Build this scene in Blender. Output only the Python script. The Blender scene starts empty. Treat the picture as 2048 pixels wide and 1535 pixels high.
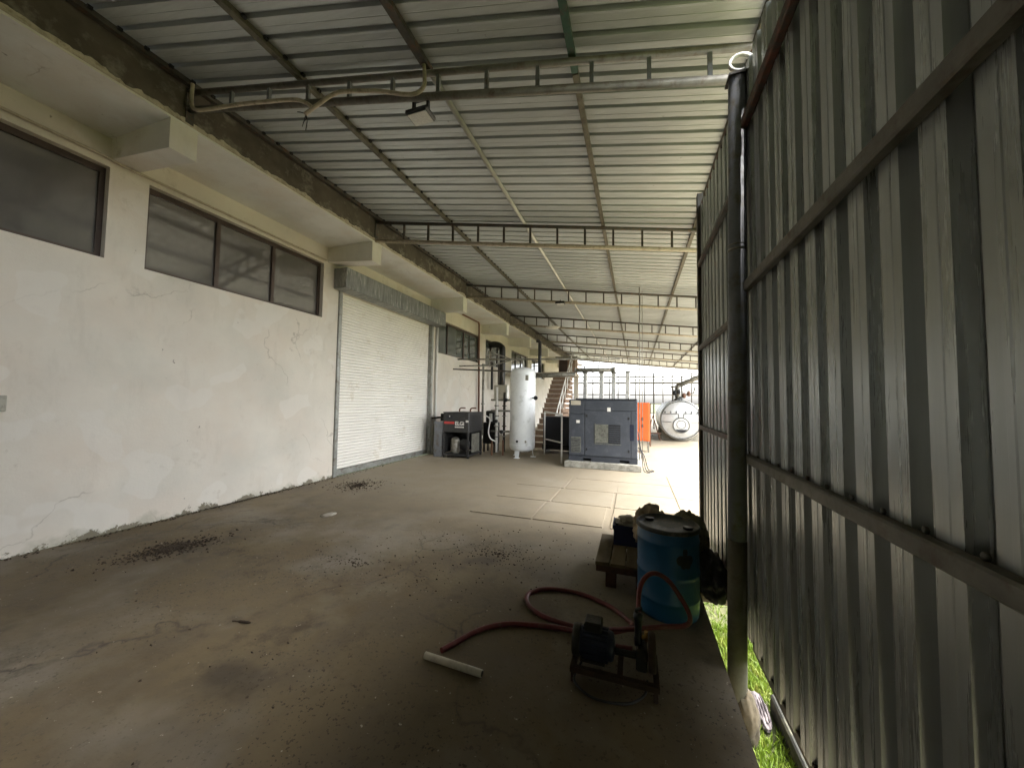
import bpy, bmesh, math, random
from math import sin, cos, pi, radians
from mathutils import Vector, Matrix, noise
random.seed(7)
sc = bpy.context.scene
COL = sc.collection

# ------------------------------------------------------------------ camera
cam_d = bpy.data.cameras.new('camera'); cam = bpy.data.objects.new('camera', cam_d); COL.objects.link(cam)
yaw, pitch, roll = radians(18.95), radians(2.68), radians(0.80)
fw = Vector((-sin(yaw)*cos(pitch), cos(yaw)*cos(pitch), sin(pitch)))
rt = Vector((cos(yaw), sin(yaw), 0)); up = rt.cross(fw)
r2 = rt*cos(roll) + up*sin(roll); u2 = -rt*sin(roll) + up*cos(roll)
M = Matrix((r2, u2, -fw)).transposed().to_4x4(); M.translation = Vector((0, 0, 1.6))
cam.matrix_world = M
cam_d.sensor_width = 36.0; cam_d.lens = 36.0*720/2048
cam_d.clip_start = 0.02; cam_d.clip_end = 2000
sc.camera = cam

# ------------------------------------------------------------------ sky, sun, exposure
SUN_EL, SUN_AZ = radians(56), radians(88)          # azimuth clockwise from +Y
W = bpy.data.worlds.new('World'); sc.world = W; W.use_nodes = True
nt = W.node_tree; nt.nodes.clear()
sky = nt.nodes.new('ShaderNodeTexSky'); sky.sky_type = 'NISHITA'; sky.sun_disc = False
sky.sun_elevation = SUN_EL; sky.sun_rotation = SUN_AZ
sky.air_density = 1.0; sky.dust_density = 4.0; sky.ozone_density = 1.0
hsv = nt.nodes.new('ShaderNodeHueSaturation'); hsv.inputs["Saturation"].default_value = 0.28
bg = nt.nodes.new('ShaderNodeBackground'); bg.inputs['Strength'].default_value = 0.12
ow = nt.nodes.new('ShaderNodeOutputWorld')
nt.links.new(sky.outputs[0], hsv.inputs['Color']); nt.links.new(hsv.outputs[0], bg.inputs[0]); nt.links.new(bg.outputs[0], ow.inputs[0])
sd = bpy.data.lights.new('sun', 'SUN'); sd.energy = .72; sd.angle = radians(28); sd.color = (1.0, 0.97, 0.93)
so = bpy.data.objects.new('sun', sd); COL.objects.link(so)
sdir = Vector((sin(SUN_AZ)*cos(SUN_EL), cos(SUN_AZ)*cos(SUN_EL), sin(SUN_EL)))
so.rotation_euler = sdir.to_track_quat('Z', 'Y').to_euler(); so.location = sdir*40
vs = sc.view_settings
sc.display_settings.display_device = 'sRGB'
vs.view_transform = 'Standard'; vs.look = 'None'; vs.gamma = 1.0; vs.use_curve_mapping = False
vs.exposure = 3.56
sc.cycles.use_denoising = True
sc.cycles.max_bounces = 10; sc.cycles.diffuse_bounces = 7; sc.cycles.glossy_bounces = 4
sc.cycles.sample_clamp_indirect = 8.0
sc.cycles.caustics_reflective = False; sc.cycles.caustics_refractive = False

# ------------------------------------------------------------------ materials
def nodes(name):
    m = bpy.data.materials.new(name); m.use_nodes = True
    t = m.node_tree; b = t.nodes['Principled BSDF']
    return m, t, b
def N(t, kind, **kw):
    n = t.nodes.new('ShaderNode'+kind)
    for k, v in kw.items(): setattr(n, k, v)
    return n
def ramp(t, fac, stops):
    r = N(t, 'ValToRGB'); e = r.color_ramp.elements
    e[0].position, e[0].color = stops[0][0], stops[0][1]
    e[1].position, e[1].color = stops[-1][0], stops[-1][1]
    for p, c in stops[1:-1]:
        x = e.new(p); x.color = c
    t.links.new(fac, r.inputs[0]); return r.outputs[0]
def g(v): return (v, v, v, 1)
def noise_tex(t, vec, scale, detail=6, rough=.6, sx=(1, 1, 1), w=0):
    mp = N(t, 'Mapping'); mp.inputs['Scale'].default_value = sx; mp.inputs['Location'].default_value = (w, w*.7, w*.3)
    t.links.new(vec, mp.inputs[0])
    n = N(t, 'TexNoise'); n.inputs['Scale'].default_value = scale; n.inputs['Detail'].default_value = detail; n.inputs['Roughness'].default_value = rough
    t.links.new(mp.outputs[0], n.inputs['Vector']); return n.outputs['Fac']
def mixc(t, fac, a, b, blend='MIX'):
    n = N(t, 'Mix', data_type='RGBA', blend_type=blend)
    for k, v in ((0, fac), (6, a), (7, b)):
        if hasattr(v, 'is_linked'): t.links.new(v, n.inputs[k])
        else: n.inputs[k].default_value = v
    return n.outputs[2]
def math_(t, op, a, b=0.0, c=None):
    n = N(t, 'Math', operation=op); n.use_clamp = False
    for i, v in enumerate((a, b) if c is None else (a, b, c)):
        if hasattr(v, 'is_linked'): t.links.new(v, n.inputs[i])
        else: n.inputs[i].default_value = v
    return n.outputs[0]
def bump(t, b, h, strength=.3, dist=.01):
    n = N(t, 'Bump'); n.inputs['Strength'].default_value = strength; n.inputs['Distance'].default_value = dist
    t.links.new(h, n.inputs['Height']); t.links.new(n.outputs[0], b.inputs['Normal'])
def c4(c): return (c[0], c[1], c[2], 1)

def simple(name, col, rough=.6, metal=0.0, var=.25, scale=6, dirt=None, dirt_amt=.5, bmp=.15, sx=(1, 1, 1)):
    """worn surface: base colour with a mottled variation and patches of dirt or rust"""
    m, t, b = nodes(name)
    tc = N(t, 'NewGeometry'); v = tc.outputs['Position']
    n1 = noise_tex(t, v, scale, sx=sx); n2 = noise_tex(t, v, scale*5, sx=sx, w=3)
    k = ramp(t, n1, [(.25, g(1-var)), (.75, g(1+var*.6))])
    base = mixc(t, 1.0, c4(col), k, 'MULTIPLY')
    if dirt:
        f = ramp(t, noise_tex(t, v, scale*1.7, 8, .7, sx=sx, w=9), [(.62-.25*dirt_amt, g(0)), (.80-.25*dirt_amt, g(1))])
        base = mixc(t, f, base, c4(dirt))
    t.links.new(base, b.inputs['Base Color'])
    b.inputs['Metallic'].default_value = metal
    rr = ramp(t, n2, [(.3, g(max(.03, rough-.12))), (.7, g(min(1, rough+.12)))])
    t.links.new(rr, b.inputs['Roughness'])
    if bmp: bump(t, b, n2, bmp, .004)
    return m

def plaster(name, low_stain=True, base=(.70, .665, .59)):
    m, t, b = nodes(name)
    tc = N(t, 'NewGeometry'); v = tc.outputs['Position']
    sep = N(t, 'SeparateXYZ'); t.links.new(v, sep.inputs[0]); z = sep.outputs['Z']
    big = noise_tex(t, v, .55, 6, .62)
    col = mixc(t, ramp(t, big, [(.3, g(0)), (.7, g(1))]), c4([x*.84 for x in base]), c4([min(1, x*1.07) for x in base]))
    warm = noise_tex(t, v, 1.3, 5, .6, w=5)
    col = mixc(t, ramp(t, warm, [(.42, g(0)), (.74, g(.6))]), col, (.66, .58, .49, 1))
    cool = noise_tex(t, v, 1.1, 5, .6, w=15)
    col = mixc(t, ramp(t, cool, [(.5, g(0)), (.8, g(.45))]), col, (.50, .52, .47, 1))
    # runs of dirt and scuffs
    run = noise_tex(t, v, 2.2, 7, .7, sx=(1, 1.6, .45), w=2)
    col = mixc(t, ramp(t, run, [(.56, g(0)), (.85, g(.38))]), col, (.40, .36, .30, 1))
    spot = noise_tex(t, v, 9, 3, .5, w=7)
    col = mixc(t, ramp(t, spot, [(.745, g(0)), (.77, g(.8))]), col, (.22, .20, .17, 1))
    # hairline cracks in the render, only in places
    vo = N(t, 'TexVoronoi', feature='DISTANCE_TO_EDGE'); vo.inputs['Scale'].default_value = .55
    wv = N(t, 'VectorMath', operation='ADD'); nn = N(t, 'TexNoise'); nn.inputs['Scale'].default_value = 1.6; nn.inputs['Detail'].default_value = 7
    t.links.new(v, nn.inputs['Vector']); t.links.new(v, wv.inputs[0]); t.links.new(nn.outputs['Color'], wv.inputs[1]); t.links.new(wv.outputs[0], vo.inputs['Vector'])
    ck = math_(t, 'MULTIPLY', ramp(t, vo.outputs['Distance'], [(.0, g(1)), (.005, g(0))]), ramp(t, noise_tex(t, v, .8, 3, .5, w=27), [(.52, g(0)), (.60, g(.6))]))
    col = mixc(t, ck, col, (.30, .27, .22, 1))
    patch = noise_tex(t, v, 1.9, 2, .4, w=33)
    col = mixc(t, ramp(t, patch, [(.60, g(0)), (.615, g(.38))]), col, (.74, .72, .67, 1))
    scuff = noise_tex(t, v, 5.5, 8, .75, w=37); sg = noise_tex(t, v, .9, 4, .6, w=39)
    col = mixc(t, math_(t, 'MULTIPLY', ramp(t, scuff, [(.56, g(0)), (.70, g(.6))]), ramp(t, sg, [(.46, g(0)), (.66, g(1))])), col, (.40, .35, .28, 1))
    if low_stain:
        # damp tide mark and flaked paint along the foot of the wall
        e1 = noise_tex(t, v, 1.6, 6, .65, w=1)
        lim = math_(t, 'MULTIPLY_ADD', e1, .75, -.28)
        f = math_(t, 'SUBTRACT', lim, z)
        fs = ramp(t, f, [(.0, g(0)), (.10, g(.55))])
        col = mixc(t, fs, col, (.36, .36, .28, 1))
        flake = noise_tex(t, v, 4.5, 8, .75, w=11)
        lim2 = math_(t, 'MULTIPLY_ADD', flake, .62, -.275)
        f2 = ramp(t, math_(t, 'SUBTRACT', lim2, z), [(.0, g(0)), (.02, g(1))])
        col = mixc(t, f2, col, (.20, .18, .13, 1))
    t.links.new(col, b.inputs['Base Color']); b.inputs['Roughness'].default_value = .85
    fine = noise_tex(t, v, 30, 5, .7)
    bump(t, b, math_(t, 'ADD', math_(t, 'MULTIPLY', big, 3.0), fine), .22, .012)
    return m

def zinc(name, along, base=(.56, .57, .53), metal=.62, rough=.36, grime=.5):
    """galvanised sheet, streaked along the ribs ('x' or 'z')"""
    m, t, b = nodes(name)
    tc = N(t, 'NewGeometry'); v = tc.outputs['Position']
    sx = (.10, 3, 3) if along == 'x' else (3, 3, .10)
    st = noise_tex(t, v, 7, 6, .7, sx=sx); st2 = noise_tex(t, v, 26, 4, .6, sx=sx, w=4)
    blot = noise_tex(t, v, 1.7, 6, .65, w=6)
    oi = N(t, 'ObjectInfo')
    k = ramp(t, st, [(.3, g(.86)), (.72, g(1.05))])
    col = mixc(t, 1, c4(base), k, 'MULTIPLY')
    col = mixc(t, ramp(t, st2, [(.58, g(0)), (.85, g(.13))]), col, (.20, .19, .15, 1))
    col = mixc(t, ramp(t, blot, [(.55, g(0)), (.85, g(grime))]), col, (.26, .22, .15, 1))
    sp = noise_tex(t, v, 14, 3, .5, w=8)
    col = mixc(t, ramp(t, sp, [(.735, g(0)), (.77, g(.5))]), col, (.12, .10, .08, 1))
    tone = ramp(t, oi.outputs['Random'], [(0, g(.84)), (1, g(1.06))])
    col = mixc(t, 1, col, tone, 'MULTIPLY')
    t.links.new(col, b.inputs['Base Color'])
    b.inputs['Metallic'].default_value = metal
    t.links.new(ramp(t, st, [(.25, g(rough+.13)), (.75, g(rough-.08))]), b.inputs['Roughness'])
    bump(t, b, math_(t, 'ADD', blot, math_(t, 'MULTIPLY', st2, .02)), .10, .02)
    return m

def floor_mat(name, tint=1.0):
    m, t, b = nodes(name)
    tc = N(t, 'NewGeometry'); v = tc.outputs['Position']
    oi = N(t, 'ObjectInfo')
    big = noise_tex(t, v, .45, 6, .6); mid = noise_tex(t, v, 1.6, 7, .68, w=3); fine = noise_tex(t, v, 22, 6, .7, w=5)
    col = mixc(t, ramp(t, big, [(.32, g(0)), (.68, g(1))]), (.098*tint, .073*tint, .038*tint, 1), (.182*tint, .141*tint, .082*tint, 1))
    col = mixc(t, ramp(t, mid, [(.36, g(.75)), (.56, g(0))]), col, (.105, .082, .055, 1))
    grey = noise_tex(t, v, .8, 5, .6, w=12)
    col = mixc(t, ramp(t, grey, [(.5, g(0)), (.75, g(.6))]), col, (.29*tint, .275*tint, .24*tint, 1))
    # oil and wet stains
    smear = noise_tex(t, v, 3.4, 7, .72, w=41); sgate = noise_tex(t, v, .7, 3, .5, w=44)
    sf = math_(t, 'MULTIPLY', ramp(t, smear, [(.52, g(0)), (.66, g(.72))]), ramp(t, sgate, [(.42, g(.1)), (.58, g(1))]))
    col = mixc(t, sf, col, (.062, .047, .031, 1))
    oil = noise_tex(t, v, .95, 5, .58, w=21)
    col = mixc(t, ramp(t, oil, [(.59, g(0)), (.68, g(.75))]), col, (.050, .041, .030, 1))
    grit = noise_tex(t, v, 48, 3, .6, w=14)
    gate = noise_tex(t, v, 1.1, 4, .6, w=31)
    gf = math_(t, 'MULTIPLY', ramp(t, grit, [(.60, g(0)), (.66, g(1))]), ramp(t, gate, [(.40, g(.12)), (.62, g(1))]))
    col = mixc(t, gf, col, (.045, .034, .024, 1))
    pale = noise_tex(t, v, 34, 3, .6, w=17)
    col = mixc(t, ramp(t, pale, [(.70, g(0)), (.74, g(.8))]), col, (.42, .38, .31, 1))
    # hairline cracks
    vo = N(t, 'TexVoronoi', feature='DISTANCE_TO_EDGE'); vo.inputs['Scale'].default_value = .42
    wv = N(t, 'VectorMath', operation='ADD'); nn = N(t, 'TexNoise'); nn.inputs['Scale'].default_value = 1.3; nn.inputs['Detail'].default_value = 6
    t.links.new(v, nn.inputs['Vector']); t.links.new(v, wv.inputs[0]); t.links.new(nn.outputs['Color'], wv.inputs[1]); t.links.new(wv.outputs[0], vo.inputs['Vector'])
    ck = ramp(t, vo.outputs['Distance'], [(.0, g(1)), (.006, g(0))])
    ck = math_(t, 'MULTIPLY', ck, ramp(t, gate, [(.42, g(0)), (.55, g(.85))]))
    col = mixc(t, ck, col, (.05, .04, .03, 1))
    tone = ramp(t, oi.outputs['Random'], [(0, g(.86)), (1, g(1.10))])
    col = mixc(t, 1, col, tone, 'MULTIPLY')
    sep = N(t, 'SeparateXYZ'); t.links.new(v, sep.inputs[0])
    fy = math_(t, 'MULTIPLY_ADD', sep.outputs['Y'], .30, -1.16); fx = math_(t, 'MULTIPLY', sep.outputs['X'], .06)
    far_bright = math_(t, 'ADD', math_(t, 'ADD', fy, math_(t, 'MINIMUM', fx, .25)), math_(t, 'MULTIPLY', mid, 1.1))
    col = mixc(t, ramp(t, far_bright, [(.15, g(0)), (.85, g(.70))]), col, (.31, .265, .19, 1))  # paler with depth: concrete tone plus far brightness painted into the colour
    t.links.new(col, b.inputs['Base Color'])
    t.links.new(ramp(t, mid, [(.3, g(.62)), (.7, g(.88))]), b.inputs['Roughness'])
    bump(t, b, math_(t, 'ADD', math_(t, 'MULTIPLY', mid, 2.5), fine), .35, .008)
    return m

def glass_mat(name, base=(.105, .10, .094)):
    m, t, b = nodes(name)
    tc = N(t, 'NewGeometry'); v = tc.outputs['Position']
    n = noise_tex(t, v, 1.8, 6, .6, sx=(1, 1.6, .5))
    col = mixc(t, ramp(t, n, [(.35, g(0)), (.75, g(1))]), c4(base), c4([x*1.25 for x in base]))
    t.links.new(col, b.inputs['Base Color'])
    t.links.new(ramp(t, n, [(.3, g(.03)), (.7, g(.10))]), b.inputs['Roughness'])
    b.inputs['IOR'].default_value = 2.2
    return m

MT = dict(
    plaster=plaster('plaster'), soffit=plaster('soffit_plaster', False, (.80, .81, .785)), white_plaster=plaster('white_plaster', False, (.80, .79, .74)),
    fascia=simple('stained_concrete', (.105, .090, .070), .9, 0, .5, 2.2, (.24, .22, .19), .42, .5),
    flake=simple('flaked_plaster', (.55, .50, .41), .9, 0, .35, 9, (.30, .26, .19), .5, .4),
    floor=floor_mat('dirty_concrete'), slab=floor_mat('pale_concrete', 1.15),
    plinth=simple('plinth_concrete', (.34, .33, .28), .9, 0, .35, 5, (.16, .15, .12), .55, .5),
    roof=zinc('roof_zinc', 'x', (.525, .56, .56), .32, .40, .10), wall_zinc=zinc('wall_zinc', 'z', (.46, .485, .475), .62, .27, .22),
    steel_dark=simple('dark_painted_steel', (.085, .08, .068), .55, .3, .4, 7, (.13, .075, .045), .5, .25),
    steel_rust=simple('rusty_steel', (.085, .070, .055), .65, .3, .45, 9, (.16, .060, .035), .8, .3),
    rail=simple('rail_steel', (.175, .165, .14), .6, .3, .4, 6, (.10, .075, .05), .45, .3),
    pipe_grey=simple('grey_pipe', (.30, .29, .25), .5, .4, .35, 8, (.13, .11, .08), .55, .2),
    pipe_galv=simple('galvanised_pipe', (.62, .61, .56), .4, .25, .15, 3, (.40, .37, .29), .2, .1),
    olive=simple('olive_steel', (.135, .125, .085), .55, .3, .35, 6, (.06, .05, .035), .5, .2),
    green=simple('green_painted_steel', (.035, .10, .065), .55, .1, .4, 7, (.07, .06, .045), .6, .2),
    post=simple('grey_post_paint', (.19, .20, .22), .5, .2, .25, 5, (.12, .10, .065), .45, .2),
    post_low=simple('post_grass_bounce', (.115, .105, .07), .75, .1, .3, 6, (.07, .06, .035), .5, .3),  # light bounced off the grass, painted into the lower post's colour
    frame=simple('brown_window_frame', (.055, .036, .026), .45, .2, .3, 6),
    glass=glass_mat('window_glass'), glass_far=glass_mat('window_film_glass', (.07, .085, .082)),
    shutter=simple('shutter_white', (.84, .82, .76), .5, 0, .08, 1.2, (.62, .56, .44), .15, .04),
    shutter_grey=simple('shutter_grey', (.30, .31, .29), .5, .5, .3, 5, (.17, .15, .12), .5, .2),
    hood=simple('shutter_hood_zinc', (.26, .27, .265), .42, .55, .5, 4, (.55, .55, .52), .36, .2, (1, 2.6, .5)),
    drum=simple('blue_plastic', (.010, .090, .205), .42, 0, .15, 5, (.06, .11, .14), .12, .1),
    drum_lid=simple('drum_lid', (.055, .06, .058), .6, 0, .3, 8, (.16, .13, .09), .5, .2),
    black=simple('black_paint', (.016, .016, .017), .42, .1, .3, 8, (.05, .045, .035), .3, .1),
    black_blue=simple('black_blue_plastic', (.012, .014, .022), .4, 0, .3, 8),
    dryer=simple('dryer_black', (.030, .030, .031), .42, .1, .25, 8, (.07, .065, .055), .3, .1),
    comp=simple('compressor_slate', (.060, .069, .086), .48, .1, .22, 3, (.085, .095, .115), .4, .08),
    comp_dark=simple('compressor_dark_slate', (.042, .048, .060), .48, .1, .22, 5),
    seam=simple('dark_seam', (.012, .013, .015), .7),
    grille=simple('grille_olive', (.16, .165, .14), .6, .2, .4, 12, (.06, .06, .05), .5),
    tank=simple('tank_white', (.76, .79, .80), .32, 0, .08, 2, (.42, .44, .42), .18, .03),
    white=simple('white_paint', (.74, .73, .69), .5, 0, .12, 6, (.5, .46, .38), .2, .05),
    sticker=simple('sticker_white', (.80, .79, .75), .5, 0, .05, 6, None, 0, 0),
    red=simple('label_red', (.62, .05, .045), .45, 0, .1, 6, None, 0, 0),
    orange=simple('orange_paint', (.80, .135, .022), .42, 0, .12, 3, (.55, .12, .04), .2, .05),
    silver=simple('silver_cladding', (.66, .67, .66), .38, .45, .15, 3, (.45, .44, .40), .25, .1),
    silver_dark=simple('silver_seam', (.13, .135, .13), .5, .4, .3, 5),
    duct=simple('pale_duct', (.68, .67, .64), .5, .4, .25, 5, (.30, .28, .23), .4, .1),
    brick=simple('stair_brick', (.25, .165, .11), .85, 0, .35, 6, (.15, .10, .07), .4, .3),
    tread=simple('stair_tread', (.50, .44, .36), .85, 0, .25, 8, (.28, .22, .16), .4, .3),
    wood=simple('dirty_wood', (.15, .115, .062), .85, 0, .4, 5, (.07, .05, .03), .5, .4, (1, .25, 1)),
    wood_red=simple('red_brown_wood', (.085, .040, .026), .8, 0, .4, 6, (.04, .025, .018), .5, .4),
    sack=simple('tan_sack', (.46, .37, .25), .9, 0, .35, 8, (.2, .15, .1), .4, .5),
    sack_olive=simple('olive_sack', (.24, .22, .13), .9, 0, .4, 8, (.05, .045, .03), .5, .5),
    tarp=simple('dark_tarp', (.028, .025, .025), .6, 0, .4, 8, (.05, .042, .035), .4, .3),
    rag=simple('pale_rag', (.38, .35, .29), .9, 0, .3, 9, (.3, .25, .18), .4, .4),
    crate=simple('navy_crate', (.014, .022, .075), .5, 0, .3, 7),
    hose=simple('red_hose', (.13, .016, .018), .42, 0, .35, 9, (.13, .05, .04), .45, .1),
    pump=simple('pump_iron', (.022, .021, .019), .55, .4, .4, 9, (.05, .035, .022), .5, .3),
    pump_brown=simple('pump_brown_iron', (.045, .028, .018), .7, .3, .4, 8, (.06, .03, .018), .5, .3),
    pump_blue=simple('pump_dark_blue', (.013, .018, .040), .45, .2, .3, 9),
    brass=simple('brass', (.45, .28, .10), .4, .8, .2, 9),
    pvc=simple('pvc_white', (.64, .60, .49), .5, 0, .2, 8, (.42, .36, .26), .4, .08),
    conduit=simple('conduit_cream', (.47, .41, .32), .6, 0, .25, 9, (.28, .23, .17), .45, .15),
    cable=simple('cable_white', (.75, .74, .68), .5, 0, .1, 9, None, 0, .05),
    lens=simple('lamp_lens', (.62, .63, .60), .25, 0, .1, 8, None, 0, 0),
    footing=simple('mossy_footing', (.050, .038, .018), .9, 0, .4, 9, (.03, .026, .012), .5, .5),
    kerb=simple('kerb_concrete', (.022, .022, .016), .9, 0, .35, 7, (.10, .095, .06), .5, .5),
    dirt=simple('leaf_litter', (.060, .043, .028), .9, 0, .6, 14),
    stone=simple('grey_stone', (.14, .12, .12), .85, 0, .3, 16, (.18, .15, .14), .4, .4),
    stone_dark=simple('stone_groove', (.045, .035, .035), .9, 0, .3, 12),
    box_cream=simple('cream_box', (.50, .46, .37), .55, 0, .15, 6, (.36, .31, .22), .3, .05),
    brown_pipe=simple('brown_pipe', (.17, .085, .05), .5, .1, .25, 8),
)
def ground_mat():
    m, t, b = nodes('earth_and_grass')
    tc = N(t, 'NewGeometry'); v = tc.outputs['Position']
    n = noise_tex(t, v, .35, 7, .65); n2 = noise_tex(t, v, 7, 6, .7, w=3)
    col = mixc(t, ramp(t, n, [(.42, g(0)), (.6, g(1))]), (.060, .085, .018, 1), (.12, .11, .055, 1))
    col = mixc(t, ramp(t, n2, [(.35, g(.6)), (.6, g(0))]), col, (.05, .055, .02, 1))
    t.links.new(col, b.inputs['Base Color']); b.inputs['Roughness'].default_value = .95
    bump(t, b, n2, .5, .03); return m
MT['ground'] = ground_mat()
def grass_mat():
    m, t, b = nodes('grass_blades')
    oi = N(t, 'TexCoord'); n = noise_tex(t, oi.outputs['Object'], 11, 3, .6)
    col = ramp(t, n, [(.3, (.10, .165, .012, 1)), (.5, (.14, .21, .018, 1)), (.72, (.24, .25, .05, 1))])
    t.links.new(col, b.inputs['Base Color']); b.inputs['Roughness'].default_value = .6
    tr = N(t, 'BsdfTranslucent'); t.links.new(col, tr.inputs[0])
    mx = N(t, 'MixShader'); mx.inputs[0].default_value = .35
    t.links.new(b.outputs[0], mx.inputs[1]); t.links.new(tr.outputs[0], mx.inputs[2])
    t.links.new(mx.outputs[0], t.nodes['Material Output'].inputs[0]); return m
MT['grass'] = grass_mat()

# ------------------------------------------------------------------ geometry helpers
class G:
    """collects shapes, in world metres, for one mesh"""
    def __init__(s): s.bm = bmesh.new()
    def box(s, x0, x1, y0, y1, z0, z1, bev=0.0, rot=None, about=None):
        vs_ = [s.bm.verts.new((x, y, z)) for z in (z0, z1) for y in (y0, y1) for x in (x0, x1)]
        fs = [s.bm.faces.new([vs_[i] for i in f]) for f in ((0, 2, 3, 1), (4, 5, 7, 6), (0, 1, 5, 4), (2, 6, 7, 3), (0, 4, 6, 2), (1, 3, 7, 5))]
        if rot: bmesh.ops.rotate(s.bm, verts=vs_, cent=about or ((x0+x1)/2, (y0+y1)/2, (z0+z1)/2), matrix=rot)
        if bev: bmesh.ops.bevel(s.bm, geom=list({e for f in fs for e in f.edges}), offset=bev, segments=1, affect='EDGES', profile=.7)
        return s
    def tube(s, pts, r, seg=10, caps=True):
        pts = [Vector(p) for p in pts]; n = len(pts); rings = []
        t0 = (pts[1]-pts[0]).normalized()
        nrm = t0.orthogonal().normalized() if abs(t0.z) > .9 else t0.cross(Vector((0, 0, 1))).normalized()
        for i, p in enumerate(pts):
            t = (pts[min(i+1, n-1)]-pts[max(i-1, 0)]).normalized()
            nrm = (nrm - t*nrm.dot(t)).normalized(); b = t.cross(nrm)
            rr = r[i] if isinstance(r, (list, tuple)) else r
            rings.append([s.bm.verts.new(p + (nrm*cos(a)+b*sin(a))*rr) for a in [2*pi*k/seg for k in range(seg)]])
        for a, b in zip(rings, rings[1:]):
            for k in range(seg):
                f = s.bm.faces.new((a[k], a[(k+1) % seg], b[(k+1) % seg], b[k])); f.smooth = seg > 5
        if caps:
            s.bm.faces.new(list(reversed(rings[0]))); s.bm.faces.new(rings[-1])
        return s
    def bar(s, a, b, w, h=None):
        """rectangular bar between two points"""
        h = h or w; a, b = Vector(a), Vector(b); t = (b-a).normalized()
        sx = t.cross(Vector((0, 0, 1)))
        sx = Vector((1, 0, 0)) if sx.length < 1e-3 else sx.normalized()
        sz = sx.cross(t)
        q = [[s.bm.verts.new(p + sx*(w/2*i) + sz*(h/2*j)) for i, j in ((-1, -1), (1, -1), (1, 1), (-1, 1))] for p in (a, b)]
        for k in range(4): s.bm.faces.new((q[0][k], q[0][(k+1) % 4], q[1][(k+1) % 4], q[1][k]))
        s.bm.faces.new(list(reversed(q[0]))); s.bm.faces.new(q[1]); return s
    def lathe(s, c, prof, seg=24, axis='z'):
        """prof: (radius, offset along axis)"""
        c = Vector(c); rings = []
        for r, h in prof:
            ring = []
            for k in range(seg):
                a = 2*pi*k/seg; p = (r*cos(a), r*sin(a), h)
                if axis == 'y': p = (p[0], p[2], p[1])
                if axis == 'x': p = (p[2], p[0], p[1])
                ring.append(s.bm.verts.new(c + Vector(p)))
            rings.append(ring)
        for a, b in zip(rings, rings[1:]):
            for k in range(seg):
                f = s.bm.faces.new((a[k], a[(k+1) % seg], b[(k+1) % seg], b[k])); f.smooth = True
        s.bm.faces.new(list(reversed(rings[0]))); s.bm.faces.new(rings[-1]); return s
    def prism(s, poly, d):
        d = Vector(d); a = [s.bm.verts.new(p) for p in poly]; b = [s.bm.verts.new(Vector(p)+d) for p in poly]; n = len(a)
        for k in range(n): s.bm.faces.new((a[k], a[(k+1) % n], b[(k+1) % n], b[k]))
        s.bm.faces.new(list(reversed(a))); s.bm.faces.new(b); return s
    def blob(s, c, rad, seed=0, amp=.3, freq=3.0, sub=4, zmin=None, ridge=True):
        r = bmesh.ops.create_icosphere(s.bm, subdivisions=sub, radius=1)
        c = Vector(c); off = Vector((seed*3.7, seed*1.3, seed*2.1))
        for v in r['verts']:
            p = v.co.copy()
            n = noise.fractal(p*freq+off, 1.0, 2.0, 4)
            if ridge: n = .5 - abs(n)*1.6
            q = p*(1+amp*n); v.co = c + Vector((q.x*rad[0], q.y*rad[1], q.z*rad[2]))
            if zmin is not None and v.co.z < zmin: v.co.z = zmin
        for f in s.bm.faces: f.smooth = True
        return s

def link(o):
    COL.objects.link(o); return o
class T:
    """a thing: an Empty at its base; parts are built in world metres and hung under it"""
    def __init__(s, name, label, cat, loc, group=None, kind=None):
        o = link(bpy.data.objects.new(name, None)); o.location = loc; o.empty_display_size = .1
        o['label'] = label; o['category'] = cat
        if group: o['group'] = group
        if kind: o['kind'] = kind
        s.o = o; s.loc = Vector(loc)
    def part(s, name, gm, mat, parent=None, label=None, smooth=False, kind=None, normals=True):
        o = finish(name, gm, mat, s.loc); o.parent = parent or s.o
        if label: o['label'] = label
        if kind: o['kind'] = kind
        return o
def finish(name, gm, mat, origin=(0, 0, 0)):
    bm = gm.bm; bmesh.ops.translate(bm, verts=bm.verts, vec=-Vector(origin))
    bmesh.ops.recalc_face_normals(bm, faces=bm.faces)
    me = bpy.data.meshes.new(name); bm.to_mesh(me); bm.free()
    me.materials.append(MT[mat]); return link(bpy.data.objects.new(name, me))
def solo(name, gm, mat, label=None, cat=None, group=None, kind=None, origin=(0, 0, 0)):
    o = finish(name, gm, mat, origin); o.location = origin
    if label: o['label'] = label
    if cat: o['category'] = cat
    if group: o['group'] = group
    if kind: o['kind'] = kind
    return o
def copy_part(src, offset, parent=None):
    o = link(src.copy()); o.location = Vector(src.location)+Vector(offset); o.parent = parent or src.parent
    for ch in src.children: copy_part(ch, (0, 0, 0), o)
    return o
def copy_thing(root, loc, label):
    r = link(root.copy()); r.location = loc; r['label'] = label
    for ch in list(root.children): copy_part(ch, (0, 0, 0), r)
    return r
def smooth_path(pts, n=8):
    P = [Vector(p) for p in pts]; P = [P[0]*2-P[1]] + P + [P[-1]*2-P[-2]]; out = []
    for i in range(1, len(P)-2):
        for k in range(n):
            t = k/n; a, b, c, d = P[i-1:i+3]
            out.append(.5*((2*b)+(c-a)*t+(2*a-5*b+4*c-d)*t*t+(3*b-a-3*c+d)*t**3))
    return out + [P[-2]]
def circle(c, r, ax1, ax2, n=20, a0=0, a1=2*pi):
    c, ax1, ax2 = Vector(c), Vector(ax1), Vector(ax2)
    return [c+ax1*(r*cos(a0+(a1-a0)*k/n))+ax2*(r*sin(a0+(a1-a0)*k/n)) for k in range(n+1)]

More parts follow.
